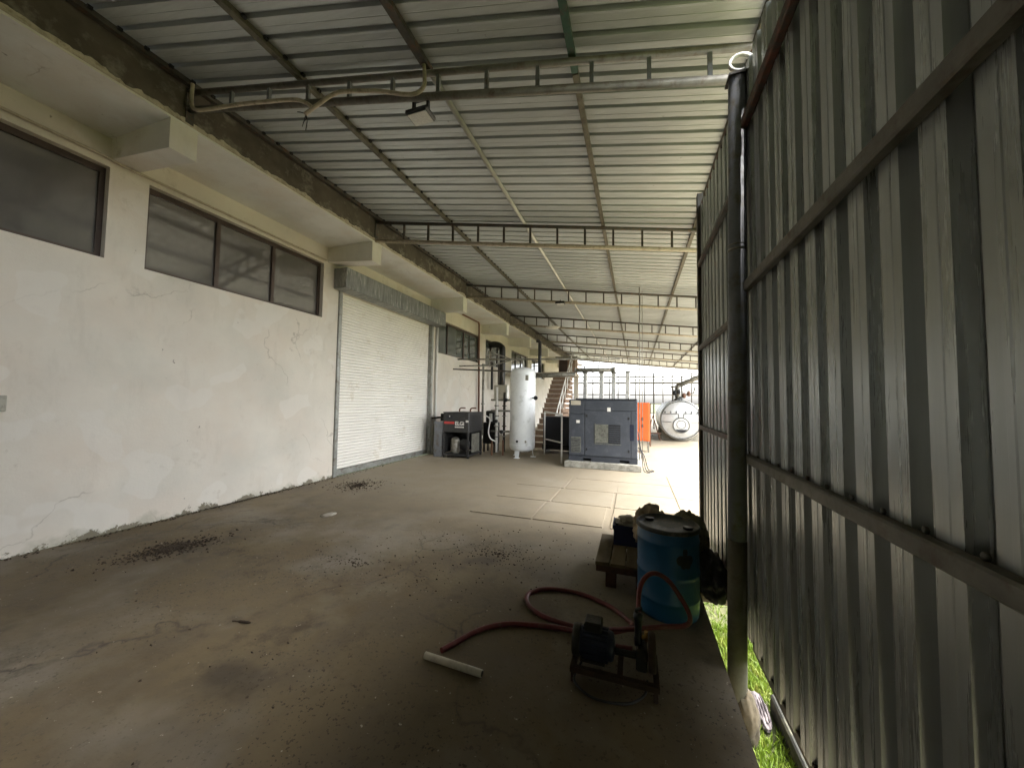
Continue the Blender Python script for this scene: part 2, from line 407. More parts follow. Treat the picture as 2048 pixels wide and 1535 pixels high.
# ------------------------------------------------------------------ setting: ground, floor, kerb
gm = G(); S_ = 600
gm.bm.faces.new([gm.bm.verts.new(p) for p in ((-S_, -S_, -.42), (S_, -S_, -.42), (S_, S_, -.42), (-S_, S_, -.42))])
solo('ground', gm, 'ground', 'earth and rough grass outside the shed', kind='structure')
gm = G()
gm.prism([(-5.79, -11, -.6), (.515, -11, -.6), (.515, 4.95, -.6), (9, 4.95, -.6), (9, 60, -.6), (-5.79, 60, -.6)], (0, 0, .6))
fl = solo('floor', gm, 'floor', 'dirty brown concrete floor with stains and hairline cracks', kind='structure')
# paler cast slabs in front of the compressor, joints between them
gm = G(); gm.box(-.458, .458, -.458, .458, .0005, .011, .003)
slab0 = finish('paving_slab', gm, 'slab'); slab0.parent = fl
xs, ys = [-1.73+.94*i for i in range(6)], [5.25+.94*j for j in range(4)]
first = True
for i, x in enumerate(xs):
    for j, y in enumerate(ys):
        if (i == 0 and j > 2): continue
        o = slab0 if first else link(slab0.copy()); first = False
        o.parent = fl; o.location = (x + .05*(j-1.5) if i < 2 else x, y, random.uniform(-.0012, .0012)); o.rotation_euler = (0, 0, random.uniform(-.006, .006))
gm = G(); gm.box(.835, .95, -11, 2.9, -.6, -.30, .01)
solo('kerb', gm, 'kerb', 'low mossy concrete kerb outside under the sheet wall', kind='structure')

# ------------------------------------------------------------------ left building
XW, XF = -5.80, -4.73
WINS = [(-1.4, 2.33, [-.1, 1.15]), (2.69, 5.39, [3.55, 4.42]), (9.66, 12.95, [10.5, 11.68]), (13.5, 15.9, [14.3, 15.1]), (16.75, 19.6, [17.7, 18.6]), (20.4, 23.6, [21.4, 22.5])]
Z0, Z1, DY0, DY1, DZ = 3.18, 4.26, 5.80, 9.42, 3.84
bld = T('factory_building', 'long white plastered factory building with high windows and a roller shutter', 'building', (-6.0, 10, 0))
gm = G(); xb = -6.15
y = -5
gm.box(xb, XW, -11, DY0, 0, Z0); gm.box(xb, XW, DY1, 34, 0, Z0 if False else 3.06)
gm.box(xb, XW, -11, DY0, Z1, 4.95); gm.box(xb, XW, DY1, 34, 4.12, 4.95); gm.box(xb, XW, DY0, DY1, DZ, 4.95)
edges = [-5]
near = [w for w in WINS if w[0] < 5]; far = [w for w in WINS if w[0] > 5]
for a, b in zip([-11]+[w[1] for w in near], [w[0] for w in near]+[DY0]): gm.box(xb, XW, a, b, Z0, Z1)
for a, b in zip([DY1]+[w[1] for w in far], [w[0] for w in far]+[34]): gm.box(xb, XW, a, b, 3.06, 4.12)
wall_o = bld.part('wall', gm, 'plaster')
gm = G(); gm.box(-9, XF-.182, -11, 34, 4.60, 4.95); gm.box(XF-.182, XF+.003, -11, 34, 4.60, 4.624); bld.part('soffit_slab', gm, 'soffit')
gm = G(); gm.box(XF-.18, XF, -11, 34, 4.625, 5.06)
fas = bld.part('fascia_beam', gm, 'fascia')
# ragged edge of plaster left along the foot of the dark beam
gm = G(); yy = -4.0; prev = None
while yy < 33:
    h = .012+.06*max(0, noise.fractal(Vector((yy*2.2, 1, 0)), 1, 2, 5)+.55)+random.uniform(-.01, .014)
    cur = (yy, h)
    if prev:
        p = [(XF+.002, prev[0], 4.626), (XF+.002, cur[0], 4.626), (XF+.002, cur[0], 4.626+cur[1]), (XF+.002, prev[0], 4.626+prev[1])]
        gm.prism(p, (random.uniform(.004, .012), 0, 0))
    prev = cur; yy += random.uniform(.02, .055)
bld.part('plaster_edge', gm, 'flake', fas)
for k, (y0, z0) in enumerate([(2.33, 4.28), (5.48, 4.24), (9.30, 4.20), (13.02, 4.18), (16.25, 4.18), (19.95, 4.18), (23.9, 4.18), (27.8, 4.18)]):
    gm = G(); gm.prism([(XW, y0, z0+.07), (XF+.006, y0, z0-.02), (XF+.006, y0, 4.597), (XF-.185, y0, 4.597), (XF-.185, y0, 4.619), (XW, y0, 4.619)], (0, .255, 0))
    bld.part('bracket', gm, 'white_plaster')
for k, (y0, y1, mul) in enumerate(WINS):
    z0, z1 = (Z0, Z1) if y0 < 5 else (3.06, 4.12)
    x0, x1 = XW-.135, XW-.085; fwid = .05
    gm = G(); gm.box(x0, x1, y0, y1, z0, z0+fwid); gm.box(x0, x1, y0, y1, z1-fwid-.02, z1)
    gm.box(x0, x1, y0, y0+fwid, z0+fwid, z1-fwid-.02); gm.box(x0, x1, y1-fwid, y1, z0+fwid, z1-fwid-.02)
    win = bld.part('window', gm, 'frame', label='brown framed high window' if y0 < 5 else None)
    for m in mul:
        gm = G(); gm.box(x0-.002, x1+.006, m-.028, m+.028, z0+fwid, z1-fwid-.02); bld.part('mullion', gm, 'frame', win)
    ed = [y0+fwid]+mul+[y1-fwid]
    for a, b in zip(ed, ed[1:]):
        gm = G(); gm.box(x0+.015, x0+.021, a-.015, b+.015, z0+fwid-.02, z1-fwid-.005); bld.part('pane', gm, 'glass' if y0 < 5 else 'glass_far', win)
# roller shutter
gm = G(); gm.box(-6.02, -6.0, DY0, DY1, .1, DZ)
sh = bld.part('roller_shutter', gm, 'shutter_grey', label='white ribbed roller shutter door')
nsl = 58; pz = (DZ-.125)/nsl
gm = G()
prof = [(0, 0), (.008, .008), (.014, .022), (.014, .040), (.008, pz-.010), (0, pz-.003)]
gm.prism([(XW-.10+a, DY0+.05, .125+b) for a, b in prof], (0, DY1-DY0-.10, 0))
sl0 = bld.part('slat', gm, 'shutter', sh)
for k in range(1, nsl): copy_part(sl0, (random.uniform(-.0015, .0015), 0, k*pz))
gm = G(); gm.box(XW-.12, XW-.06, DY0+.04, DY1-.04, .0, .12, .006); bld.part('bottom_bar', gm, 'shutter_grey', sh)
for a in (DY0-.02, DY1-.06):
    gm = G(); gm.box(XW-.10, XW+.035, a, a+.085, 0, DZ, .004); bld.part('guide_rail', gm, 'shutter_grey', sh)
gm = G(); gm.box(XW+.001, XW+.33, DY0-.16, DY1+.22, DZ-.02, DZ+.40, .012)
hd = bld.part('shutter_hood', gm, 'hood', sh)
gm = G()
for k in range(9): gm.box(XW+.331, XW+.337, DY0-.12+k*.44, DY0-.10+k*.44, DZ, DZ+.385)
gm = G(); gm.box(XW+.36, XW+.45, DY1-.03, DY1+.10, .98, 1.20, .01); gm.tube([(XW+.02, DY1+.05, 1.05), (XW+.38, DY1+.04, 1.09)], .03)
bld.part('chain_gear', gm, 'pump', sh)
gm = G(); gm.tube([(XW+.035, -4, 4.345), (XW+.035, 2.28, 4.345), (XW+.035, 2.40, 4.325), (XW+.035, 5.4, 4.315)], .017, 8)
solo('wall_conduit', gm, 'conduit', 'thin cream conduit running along the wall above the high windows', 'conduit')
gm = G(); gm.box(XW+.001, XW+.05, 1.60, 1.715, 1.43, 1.585, .006); sw = T('switch_box', 'small grey switch box on the white wall at the left edge', 'switch box', (XW, 1.65, 1.5))
sw.part('case', gm, 'plinth'); gm = G(); gm.tube([(XW+.025, 1.66, 1.43), (XW+.025, 1.66, .9)], .010, 8); sw.part('cable', gm, 'pipe_grey')

# ------------------------------------------------------------------ canopy roof
SL, SK = .0873, .16                                 # fall per metre towards +X, skew of the frames
XR = 2.98
def zr(x): return 5.0 - SL*(x+4.73)
roof = T('canopy_roof', 'corrugated zinc canopy roof over the yard beside the building', 'roof', (-4.73, 0, 5.0))
# one sheet: three pans and three ribs
def roof_sheet(x0, x1):
    gm = G(); P = .20; y = 0; prof = [(-.012, .006)]
    for k in range(5):
        b = k*P; prof += [(b+.067, 0), (b+.072, .003), (b+.077, 0), (b+.140, 0), (b+.150, .040), (b+.184, .040), (b+.194, 0)]
    prof += [(5*P+.02, .004)]
    rows = []
    for x in (x0, x1):
        rows.append([gm.bm.verts.new((x, py+SK*(x+4.73), zr(x)+.088+pz_)) for py, pz_ in prof])
    for a, b, c, d in zip(rows[0], rows[0][1:], rows[1][1:], rows[1]): gm.bm.faces.new((a, b, c, d))
    return gm
sheets = []
s0 = roof.part('roof_sheet', roof_sheet(-4.80, XR), 'roof'); PITCH = 5*.20
f0 = roof.part('roof_sheet', roof_sheet(-4.80, 5.2), 'roof')
n0 = roof.part('roof_sheet', roof_sheet(-4.80, 1.06), 'roof')
for k in range(-12, 30):
    src = n0 if k < 3 else s0 if k < 13 else f0
    if k not in (-12, 12, 29): copy_part(src, (0, k*PITCH+.078, random.uniform(-.003, .003)))
n0.location = (0, -12*PITCH+.078, 0); s0.location = (0, 12*PITCH+.078, 0); f0.location = (0, 29*PITCH+.078, 0)
# purlins
PUR = [(-4.66, 'steel_dark', 'bar', 'brown steel edge purlin along the dark concrete beam'),
       (-3.30, 'olive', 'bar', 'olive square purlin, second from the building'),
       (-1.90, None, 'pipe', ''), (-.53, None, 'pipe4', ''),
       (.95, 'olive', 'bar', 'olive square purlin above the sheet metal wall'), (2.72, 'steel_dark', 'bar2', 'dark purlin near the open outer eave')]
for x, mt, kind, lab in PUR:
    z = zr(x)+.058
    if kind in ('bar', 'bar2'):
        gm = G(); gm.box(x-.03, x+.03, -10.8 if kind == 'bar' else 4.2, 31, z-.027, z+.027)
        p = T('purlin', lab, 'purlin', (x, 0, z), 'purlins under the canopy'); p.part('bar', gm, mt)
        if x < 0:
            gm = G()
            yy = SK*(x+4.73)+.078+.167
            for k in range(-14, 80): gm.box(x+.02, x+.055, yy+k*.2-.018, yy+k*.2+.018, z+.0, z+.028)
            p.part('roof_clips', gm, 'black', kind='stuff')
    elif kind == 'pipe':
        gm = G(); gm.tube([(x, 2.95, z), (x, 31, z)], .029, 12)
        p = T('purlin', 'shiny galvanised pipe purlin in the middle of the canopy', 'purlin', (x, 3, z), 'purlins under the canopy'); p.part('pipe', gm, 'pipe_galv')
        gm = G(); gm.box(x-.035, x+.035, -10.8, 2.93, z-.03, z+.027)
        p = T('purlin', 'dark square purlin in front of the shiny pipe purlin', 'purlin', (x, 0, z), 'purlins under the canopy'); p.part('bar', gm, 'steel_dark')
    else:
        gm = G(); gm.box(x-.028, x+.028, 3.25, 31, z-.027, z+.027)
        p = T('purlin', 'olive brown purlin above the compressor', 'purlin', (x, 3, z), 'purlins under the canopy'); p.part('bar', gm, 'olive')
        gm = G(); gm.box(x-.03, x+.03, -10.8, 3.23, z-.03, z+.027)
        p = T('purlin', 'green painted purlin at the top of the picture', 'purlin', (x, 0, z), 'purlins under the canopy'); p.part('bar', gm, 'green')
# trusses
def truss(y0, label, cols, SK=.18, xb_=2.9):
    t = T('roof_truss', label, 'truss', (XF, y0, 4.7), 'ladder trusses under the canopy')
    xa = XF
    def P(x, d): return Vector((x, y0+SK*(x+4.73), zr(x)+d))
    gm = G(); gm.tube([P(xa, 0), P(xb_, 0)], .030, 10); t.part('top_chord', gm, cols[0])
    dl, dr = cols[3]
    gm = G(); gm.tube([P(xa, dl), P(xb_, dr)], .036, 10); t.part('bottom_chord', gm, cols[1])
    x = -4.16
    while x < xb_-.1:
        d = dl+(dr-dl)*(x-xa)/(xb_-xa)
        gm = G(); gm.bar(P(x, -.027), P(x, d+.03), .035, .03); t.part('web_post', gm, cols[2]); x += .475
    gm = G(); gm.box(xa-.002, xa+.014, y0-.035, y0+.045, zr(xa)-.36, zr(xa)+.03); t.part('end_plate', gm, 'steel_dark')
    return t
t1 = truss(2.49, 'nearest ladder truss, rusty, carrying the loose cream conduit and the floodlight', ('rail', 'rail', 'post', (-.20, -.27)), .139, 1.0)
t2 = truss(5.57, 'second nearest ladder truss, ending above the shutter hood, pale bottom pipe', ('steel_dark', 'conduit', 'steel_dark', (-.36, -.33)))
labs = ['ladder truss with the small dark lamp hanging below it', 'ladder truss with the round white lamp hanging below it',
        'ladder truss meeting the top of the black downpipe', 'third ladder truss from the open far end', 'second ladder truss from the open far end', 'farthest ladder truss at the open end of the canopy']
copy_thing(t2.o, (XF, 9.50, 4.7), labs[0])
t4 = truss(13.43, labs[1], ('steel_dark', 'conduit', 'steel_dark', (-.36, -.33)), .18, 5.1)
for k, lb in enumerate(labs[2:]): copy_thing(t4.o, (XF, 17.36+3.93*k, 4.7), lb)

# ------------------------------------------------------------------ sheet metal wall on the right
def corr(y0, n, z0, z1, x):
    gm = G(); P = .160; prof = []
    for k in range(n):
        b = y0+k*P; prof += [(b, 0), (b+.012, -.036), (b+.045, -.036), (b+.048, -.038), (b+.062, -.038), (b+.065, -.036), (b+.098, -.036), (b+.110, 0)]
    prof += [(y0+n*P+.001, .003), (y0+n*P+.0135, -.0325), (y0+n*P+.05, -.0325)]
    lo = [gm.bm.verts.new((x+dx, y, z0)) for y, dx in prof]; hi = [gm.bm.verts.new((x+dx, y, z1)) for y, dx in prof]
    for a, b, c, d in zip(lo, lo[1:], hi[1:], hi): gm.bm.faces.new((a, b, c, d))
    return gm
sw1 = T('sheet_metal_wall', 'tall corrugated galvanised sheet wall close by on the right', 'wall', (.70, 0, 0))
p0 = sw1.part('sheet', corr(1.99-.128-.8, 5, .12, 3.78, .712), 'wall_zinc')
for k in range(-15, 2):
    if k: copy_part(p0, (0, .8*k, random.uniform(-.008, .004)))
sw1.part('sheet', corr(2.662, 2, .12, 3.78, .712), 'wall_zinc')
for z, w in ((1.265, .052), (2.33, .058), (3.37, .06)):
    gm = G(); gm.tube([(.652, -3, z), (.652, 2.62, z)], w/2, 10) if False else gm.box(.634, .676, -10.8, 2.62, z-w/2, z+w/2, .006)
    sw1.part('rail', gm, 'rail' if z < 3 else 'steel_rust', label='rust red top rail' if z > 3 else None)
gm = G(); gm.box(.682, .705, -10.8, 2.66, .085, .135); sw1.part('bottom_channel', gm, 'steel_dark')
sw2 = T('sheet_metal_wall', 'farther corrugated sheet panel beyond the round grey post', 'wall', (.79, 3.7, 0))
gm = corr(2.61, 6, .02, 3.92, .765); q0 = sw2.part('sheet', gm, 'wall_zinc'); copy_part(q0, (0, .96, 0)); gm = corr(4.53, 1, .02, 3.92, .765); sw2.part('sheet', gm, 'wall_zinc')
for z in (1.33, 2.24, 3.22):
    gm = G(); gm.box(.69, .728, 2.66, 4.66, z-.022, z+.022, .004); sw2.part('rail', gm, 'steel_dark')
gm = G(); gm.box(.70, .765, 4.66, 4.74, -.15, 4.10, .004); sw2.part('end_post', gm, 'steel_dark')
gm = G(); gm.box(.73, .77, 2.66, 4.66, 3.90, 3.95, .004); sw2.part('top_rail', gm, 'steel_rust')
# unseen back wall, added behind the viewer to block light
gm = G()
for z in (1.265, 2.33, 3.37):
    for k in range(75):
        y = -9.3+k*.16
        if y < 2.6: gm.lathe((.6765, y+.075, z+.034), [(.003, -.012), (.010, -.010), (.010, -.004), (.003, -.003)], 6, 'x')
sw1.part('screw_heads', gm, 'steel_dark', kind='stuff')
bk = T('sheet_metal_wall', 'unseen corrugated sheet wall added behind the viewer to block light', 'wall', (-2.5, -11, 0))
gm = G(); prof = []
for k in range(42):
    b = -5.8+k*.16; prof += [(b, 0), (b+.03, 0), (b+.055, .03), (b+.11, .03), (b+.135, 0)]
lo = [gm.bm.verts.new((x, -11+d, 0)) for x, d in prof]; hi = [gm.bm.verts.new((x, -11+d, 5.2)) for x, d in prof]
for a, b, c, d in zip(lo, lo[1:], hi[1:], hi): gm.bm.faces.new((a, b, c, d))
bk.part('sheet', gm, 'wall_zinc')

# round post
po = T('steel_post', 'round dark grey steel post standing at the slab edge before the sheet wall', 'post', (.575, 2.58, -.13))
a, b = Vector((.578, 2.585, -.16)), Vector((.632, 2.60, 3.71))
gm = G(); gm.tube([a, a.lerp(b, .24)], .0525, 24); po.part('pipe', gm, 'post_low', label='lower length of the post, olive grass light put into its colour')
gm = G(); gm.tube([a.lerp(b, .24), b], .0515, 24); po.part('pipe', gm, 'post')
gm = G(); gm.tube([a.lerp(b, .705), a.lerp(b, .709)], .0545, 24); gm.tube([a.lerp(b, .714), a.lerp(b, .716)], .0535, 24); po.part('weld_ring', gm, 'pipe_grey')
gm = G(); gm.box(b.x-.06, b.x+.06, b.y-.06, b.y+.06, b.z+.0005, b.z+.012); po.part('cap_plate', gm, 'steel_dark')
gm = G(); gm.blob((.615, 2.58, -.27), (.07, .09, .16), 3, .22, 1.6, 4, -.5); po.part('footing', gm, 'footing')

# ------------------------------------------------------------------ conduit, coil, lamps
gm = G(); gm.tube(smooth_path([(-4.56, 2.42, 5.00), (-4.56, 2.42, 4.80), (-4.50, 2.43, 4.70), (-4.25, 2.46, 4.675), (-3.95, 2.50, 4.67), (-3.6, 2.54, 4.64), (-3.28, 2.60, 4.626), (-3.14, 2.62, 4.57), (-3.05, 2.62, 4.50)]), .019, 9)
solo('conduit', gm, 'conduit', 'loose cream conduit sagging from the dark beam along the nearest truss', 'conduit')
c2 = T('conduit', 'loose cream conduit with bare black wire ends under the nearest truss', 'conduit', (-2.3, 2.7, 4.5))
gm = G(); gm.tube(smooth_path([(-3.12, 2.60, 4.43), (-2.98, 2.60, 4.48), (-2.78, 2.62, 4.565), (-2.62, 2.65, 4.575), (-2.3, 2.72, 4.545), (-2.08, 2.76, 4.49), (-1.95, 2.78, 4.48), (-1.88, 2.80, 4.55), (-1.88, 2.80, 4.68), (-1.90, 2.82, 4.78)]), .019, 9); c2.part('tube', gm, 'conduit')
gm = G()
for d in ((-.05, .03, -.05), (-.02, 0, -.12), (-.07, -.02, .03), (.015, .01, -.16)):
    gm.tube(smooth_path([(-3.11, 2.60, 4.432), (-3.11+d[0]*.6, 2.60+d[1], 4.432+d[2]*.4), (-3.13+d[0], 2.60+d[1], 4.43+d[2])], 5), .004, 5)
c2.part('wires', gm, 'black')
gm = G()
for k in range(6):
    gm.tube(circle((.655+random.uniform(-.008, .008), 2.62+random.uniform(-.015, .015), 3.835+random.uniform(-.006, .006)), .066+.004*random.uniform(-1, 1), (.95, .1, .30), (-.30, .15, .93), 22), .0055, 6, False)
gm.tube(smooth_path([(.705, 2.61, 3.86), (.725, 2.60, 3.80), (.71, 2.60, 3.73), (.70, 2.60, 3.66)], 6), .0065, 6)
solo('cable_coil', gm, 'cable', 'white cable coil hung above the round grey post', 'cable')
fl1 = T('floodlight', 'black floodlight hanging under the nearest truss beside the pipe purlin', 'floodlight', (-1.97, 2.86, 4.4))
y0 = 2.90
gm = G(); gm.box(-2.09, -1.85, y0-.10, y0+.08, 4.330, 4.375, .012); gm.box(-2.05, -1.89, y0-.06, y0+.05, 4.375, 4.40, .008); fl1.part('body', gm, 'black')
gm = G(); gm.box(-2.07, -1.87, y0-.08, y0+.06, 4.322, 4.331); fl1.part('lens', gm, 'lens')
gm = G()
for x in (-2.055, -1.895): gm.box(x-.012, x+.012, y0-.015, y0+.015, 4.37, 4.52)
gm.box(-2.055, -1.895, y0-.015, y0+.015, 4.51, 4.525); fl1.part('bracket', gm, 'black')
fl2 = T('floodlight', 'small dark lamp below the third truss, seen far down the canopy', 'floodlight', (-2.0, 10, 4.35))
gm = G(); gm.box(-2.13, -1.87, 9.82, 10.0, 4.34, 4.40, .012); fl2.part('body', gm, 'black')
gm = G(); gm.box(-2.1, -1.9, 9.84, 9.98, 4.333, 4.341); fl2.part('lens', gm, 'lens')
gm = G(); gm.tube([(-2, 9.92, 4.4), (-2, 9.92, 4.46)], .012); fl2.part('bracket', gm, 'black')
fl3 = T('dome_lamp', 'round white lamp under a far truss beside the wall', 'lamp', (-3.05, 13.7, 4.5))
gm = G(); gm.lathe((-3.05, 13.7, 4.47), [(.02, -.06), (.17, -.035), (.27, 0), (.28, .02), (.08, .05)], 20); fl3.part('shade', gm, 'white')
gm = G(); gm.tube([(-3.05, 13.7, 4.5), (-3.05, 13.7, 4.6)], .012); fl3.part('stem', gm, 'pipe_grey')

# ------------------------------------------------------------------ blue drum
DR = T('drum', 'blue plastic drum with dark lid standing at the slab edge', 'drum', (.235, 3.12, 0))
H_, R_ = .66, .222
gm = G(); gm.lathe((.235, 3.12, 0), [(R_*.90, .0), (R_*.97, .012), (R_*.99, .04), (R_, .10), (R_*1.0, .125), (R_*1.022, .135), (R_*1.022, .150), (R_, .160), (R_, .30), (R_*1.005, .312), (R_*1.02, .322), (R_*1.02, .336), (R_*1.0, .346), (R_, .54), (R_*1.015, .55), (R_*1.015, .565), (R_, .575), (R_*.985, .625), (R_*.97, .635)], 48); DR.part('body', gm, 'drum')
gm = G(); gm.lathe((.235, 3.12, 0), [(R_*.98, .632), (R_*1.035, .636), (R_*1.04, .662), (R_*1.0, .668), (R_*.965, .664), (R_*.95, .650), (R_*.3, .648)], 48); lid = DR.part('lid', gm, 'drum_lid')
for a in (2.6, 5.9):
    gm = G(); gm.lathe((.235+.15*cos(a), 3.12+.15*sin(a), 0), [(.034, .648), (.036, .662), (.026, .667)], 16); DR.part('bung', gm, 'black', lid)
# printed mark: three dark lobes under a point
def on_drum(th, z): return Vector((.235+(R_*1.004)*sin(th), 3.12-(R_*1.004)*cos(th), z))
gm = G()
for dth, dz, s_ in ((0, .045, .055), (-.14, -.01, .06), (.14, -.01, .06), (0, .0, .05), (-.06, -.045, .04), (.09, -.045, .04)):
    c = [gm.bm.verts.new(on_drum(.48+dth+s_*2.6*cos(2*pi*k/12)*(.6 if dz > .03 else 1), .475+dz+s_*.62*sin(2*pi*k/12))) for k in range(12)]
    # push each lobe a hair apart so that none share a plane
    for v in c: v.co += Vector((sin(.5), -cos(.5), 0))*(.0006*(1+len(gm.bm.faces)))
    gm.bm.faces.new(c)
DR.part('printed_mark', gm, 'black_blue')

# ------------------------------------------------------------------ heap behind the drum
pal = T('pallet', 'dirty wooden pallet on the floor to the left of the blue drum', 'pallet', (-.05, 3.6, 0))
for k in range(5):
    gm = G(); x = -.335+k*.128; gm.box(x, x+.122, 3.28, 3.98, .185, .212+random.uniform(-.004, .004), .003); pal.part('deck_board', gm, 'wood')
for y in (3.29, 3.58, 3.88):
    gm = G(); gm.box(-.33, .30, y, y+.09, .13, .184, .003); pal.part('stringer', gm, 'wood_red')
for y in (3.30, 3.88):
    for x in (-.25, -.0, .21):
        gm = G(); gm.box(x, x+.09, y+.005, y+.085, 0, .129, .003); pal.part('block', gm, 'wood_red')
cr = T('crate', 'navy blue crate on the pallet behind the drum, pale rag on it', 'crate', (-.08, 3.83, .21))
gm = G(); x0, x1, ya, yb, za, zb = -.205, .05, 3.72, 3.96, .215, .40
gm.box(x0, x1, ya, yb, za, za+.012); gm.box(x0, x0+.012, ya, yb, za+.012, zb); gm.box(x1-.012, x1, ya, yb, za+.012, zb); gm.box(x0+.012, x1-.012, ya, ya+.012, za+.012, zb); gm.box(x0+.012, x1-.012, yb-.012, yb, za+.012, zb)
cr.part('body', gm, 'crate')
gm = G(); gm.box(x0-.008, x1+.008, ya-.010, ya-.001, zb-.03, zb+.004); gm.box(x0-.010, x0-.001, ya-.001, yb+.008, zb-.03, zb+.004); cr.part('rim', gm, 'crate')
gm = G(); gm.blob((-.06, 3.84, .41), (.115, .10, .055), 5, .5, 2.6, 4); solo('rag', gm, 'rag', 'crumpled pale rag lying in the navy crate', 'rag')
gm = G(); gm.blob((.14, 3.72, .41), (.15, .15, .205), 11, .36, 1.5, 5, .212); solo('sack', gm, 'sack', 'crumpled tan sack with a peaked top behind the drum', 'sack', 'sacks heaped behind the drum')
gm = G(); gm.blob((.46, 3.78, .33), (.16, .15, .24), 17, .30, 1.3, 5, .0); solo('sack', gm, 'sack_olive', 'dark olive sack slumped behind the right side of the drum', 'sack', 'sacks heaped behind the drum')
gm = G(); gm.blob((.33, 3.62, .40), (.19, .10, .12), 23, .4, 1.8, 5, .215); solo('sack', gm, 'steel_rust', 'flat brown sack right against the back of the drum', 'sack', 'sacks heaped behind the drum')
gm = G(); gm.blob((.615, 3.60, .10), (.115, .30, .20), 29, .28, 1.3, 5, .012); solo('tarpaulin', gm, 'tarp', 'dark tarpaulin bundle between the drum and the sheet wall', 'tarpaulin')
gm = G(); gm.box(.02, .40, 3.44, 3.458, .214, .50, .003, Matrix.Rotation(-.16, 3, 'X')); solo('board', gm, 'wood', 'dirty board leaning behind the blue drum on the pallet', 'board')
gm = G(); gm.box(.50, .76, 3.46, 3.66, -.06, .010, .006); solo('plank', gm, 'wood', 'short brown plank bridging the gap below the dark tarpaulin', 'plank')
gm = G(); gm.lathe((.645, 3.40, .055), [(.006, -.02), (.018, -.012), (.022, 0), (.016, .016), (.009, .03), (.009, .04)], 14); solo('bulb', gm, 'sticker', 'tiny white bulb lying before the dark tarpaulin', 'bulb', origin=(0, 0, -.022))

# ------------------------------------------------------------------ pump with hoses
PU = T('pump', 'dark motor pump on an iron frame in front of the blue drum', 'pump', (-.1, 2.3, 0))
gm = G()
for y in (2.14, 2.38):
    gm.box(-.36, .12, y, y+.03, .055, .085); 
for x in (-.36, -.10, .09): gm.box(x, x+.03, 2.17, 2.38, .055, .0845)
PU.part('base_frame', gm, 'pump_brown')
for x in (-.355, .09):
    for y in (2.145, 2.385):
        gm = G(); gm.box(x, x+.022, y, y+.022, 0, .055); PU.part('leg', gm, 'pump_brown')
gm = G(); gm.lathe((-.33, 2.27, .165), [(.05, 0), (.072, .004), (.078, .02), (.078, .19), (.070, .205), (.03, .215)], 28, 'x'); mo = PU.part('motor', gm, 'pump_blue')
gm = G()
for k in range(18):
    a = 2*pi*k/18; c, s_ = cos(a), sin(a)
    gm.bar((-.30, 2.27+.083*c, .165+.083*s_), (-.155, 2.27+.083*c, .165+.083*s_), .006, .014)
PU.part('cooling_fins', gm, 'pump_blue', mo)
gm = G(); gm.lathe((-.365, 2.27, .165), [(.03, 0), (.082, .005), (.086, .02), (.086, .05)], 28, 'x'); PU.part('fan_cowl', gm, 'pump', mo)
gm = G(); gm.box(-.29, -.19, 2.22, 2.32, .245, .30, .008); PU.part('terminal_box', gm, 'pump', mo)
gm = G(); gm.box(-.31, -.17, 2.20, 2.34, .085, .10); PU.part('motor_foot', gm, 'pump', mo)
gm = G()
for dy, dz in ((-.02, .17), (.02, .13)): gm.tube([(-.12, 2.26+dy, dz), (.03, 2.28+dy, dz-.012)], .012, 10)
PU.part('drive_shaft', gm, 'pump')
gm = G(); gm.lathe((.085, 2.28, .175), [(.012, -.02), (.095, -.018), (.10, -.01), (.10, .012), (.095, .02), (.012, .022)], 32, 'x'); gm.bm.verts.ensure_lookup_table()
PU.part('flywheel', gm, 'pump_brown')
gm = G(); gm.box(.0, .06, 2.22, 2.34, .085, .21, .01); PU.part('pump_body', gm, 'pump')
gm = G(); gm.lathe((.012, 2.28, .0), [(.022, .20), (.024, .24), (.020, .25), (.020, .34), (.026, .35), (.026, .375), (.012, .385)], 18); PU.part('air_vessel', gm, 'black_blue')
gm = G(); gm.tube([(.03, 2.28, .25), (.055, 2.28, .25)], .012, 10); gm.tube([(.055, 2.28, .235), (.055, 2.28, .285)], .011, 10); PU.part('outlet_tap', gm, 'brass')
gm = G(); gm.tube(smooth_path([(.012, 2.28, .375), (.0, 2.27, .40), (.03, 2.26, .42)], 5), .008, 8); PU.part('lever', gm, 'pump')
gm = G(); gm.tube(smooth_path([(-.30, 2.22, .08), (-.33, 2.12, .03), (-.22, 2.06, .008), (-.05, 2.08, .008), (.04, 2.14, .03), (.06, 2.2, .07)]), .007, 7); PU.part('power_cable', gm, 'black')
def hose(pts, label, r=.0165):
    gm = G(); gm.tube(smooth_path(pts), r, 12); return solo('hose', gm, 'hose', label, 'hose', 'red hoses of the pump')
hz = .018
hose([(-1.165, 2.09, hz), (-1.13, 2.16, hz), (-1.03, 2.35, hz), (-.90, 2.47, hz), (-.76, 2.525, hz), (-.60, 2.56, hz), (-.42, 2.555, .03), (-.26, 2.46, .07), (-.16, 2.37, .105), (-.02, 2.34, .13)], 'red hose running across the floor from the pump towards the white pipe')
hose([(-.25, 2.52, .055), (-.40, 2.60, .03), (-.62, 2.66, hz), (-.76, 2.74, hz), (-.83, 2.85, hz), (-.82, 2.96, hz), (-.70, 3.06, hz), (-.45, 3.08, hz), (-.20, 2.98, hz), (-.06, 2.82, .03), (-.02, 2.70, .06), (-.10, 2.60, .07), (-.20, 2.52, .085)], 'red hose lying in a wide loop on the floor left of the drum')
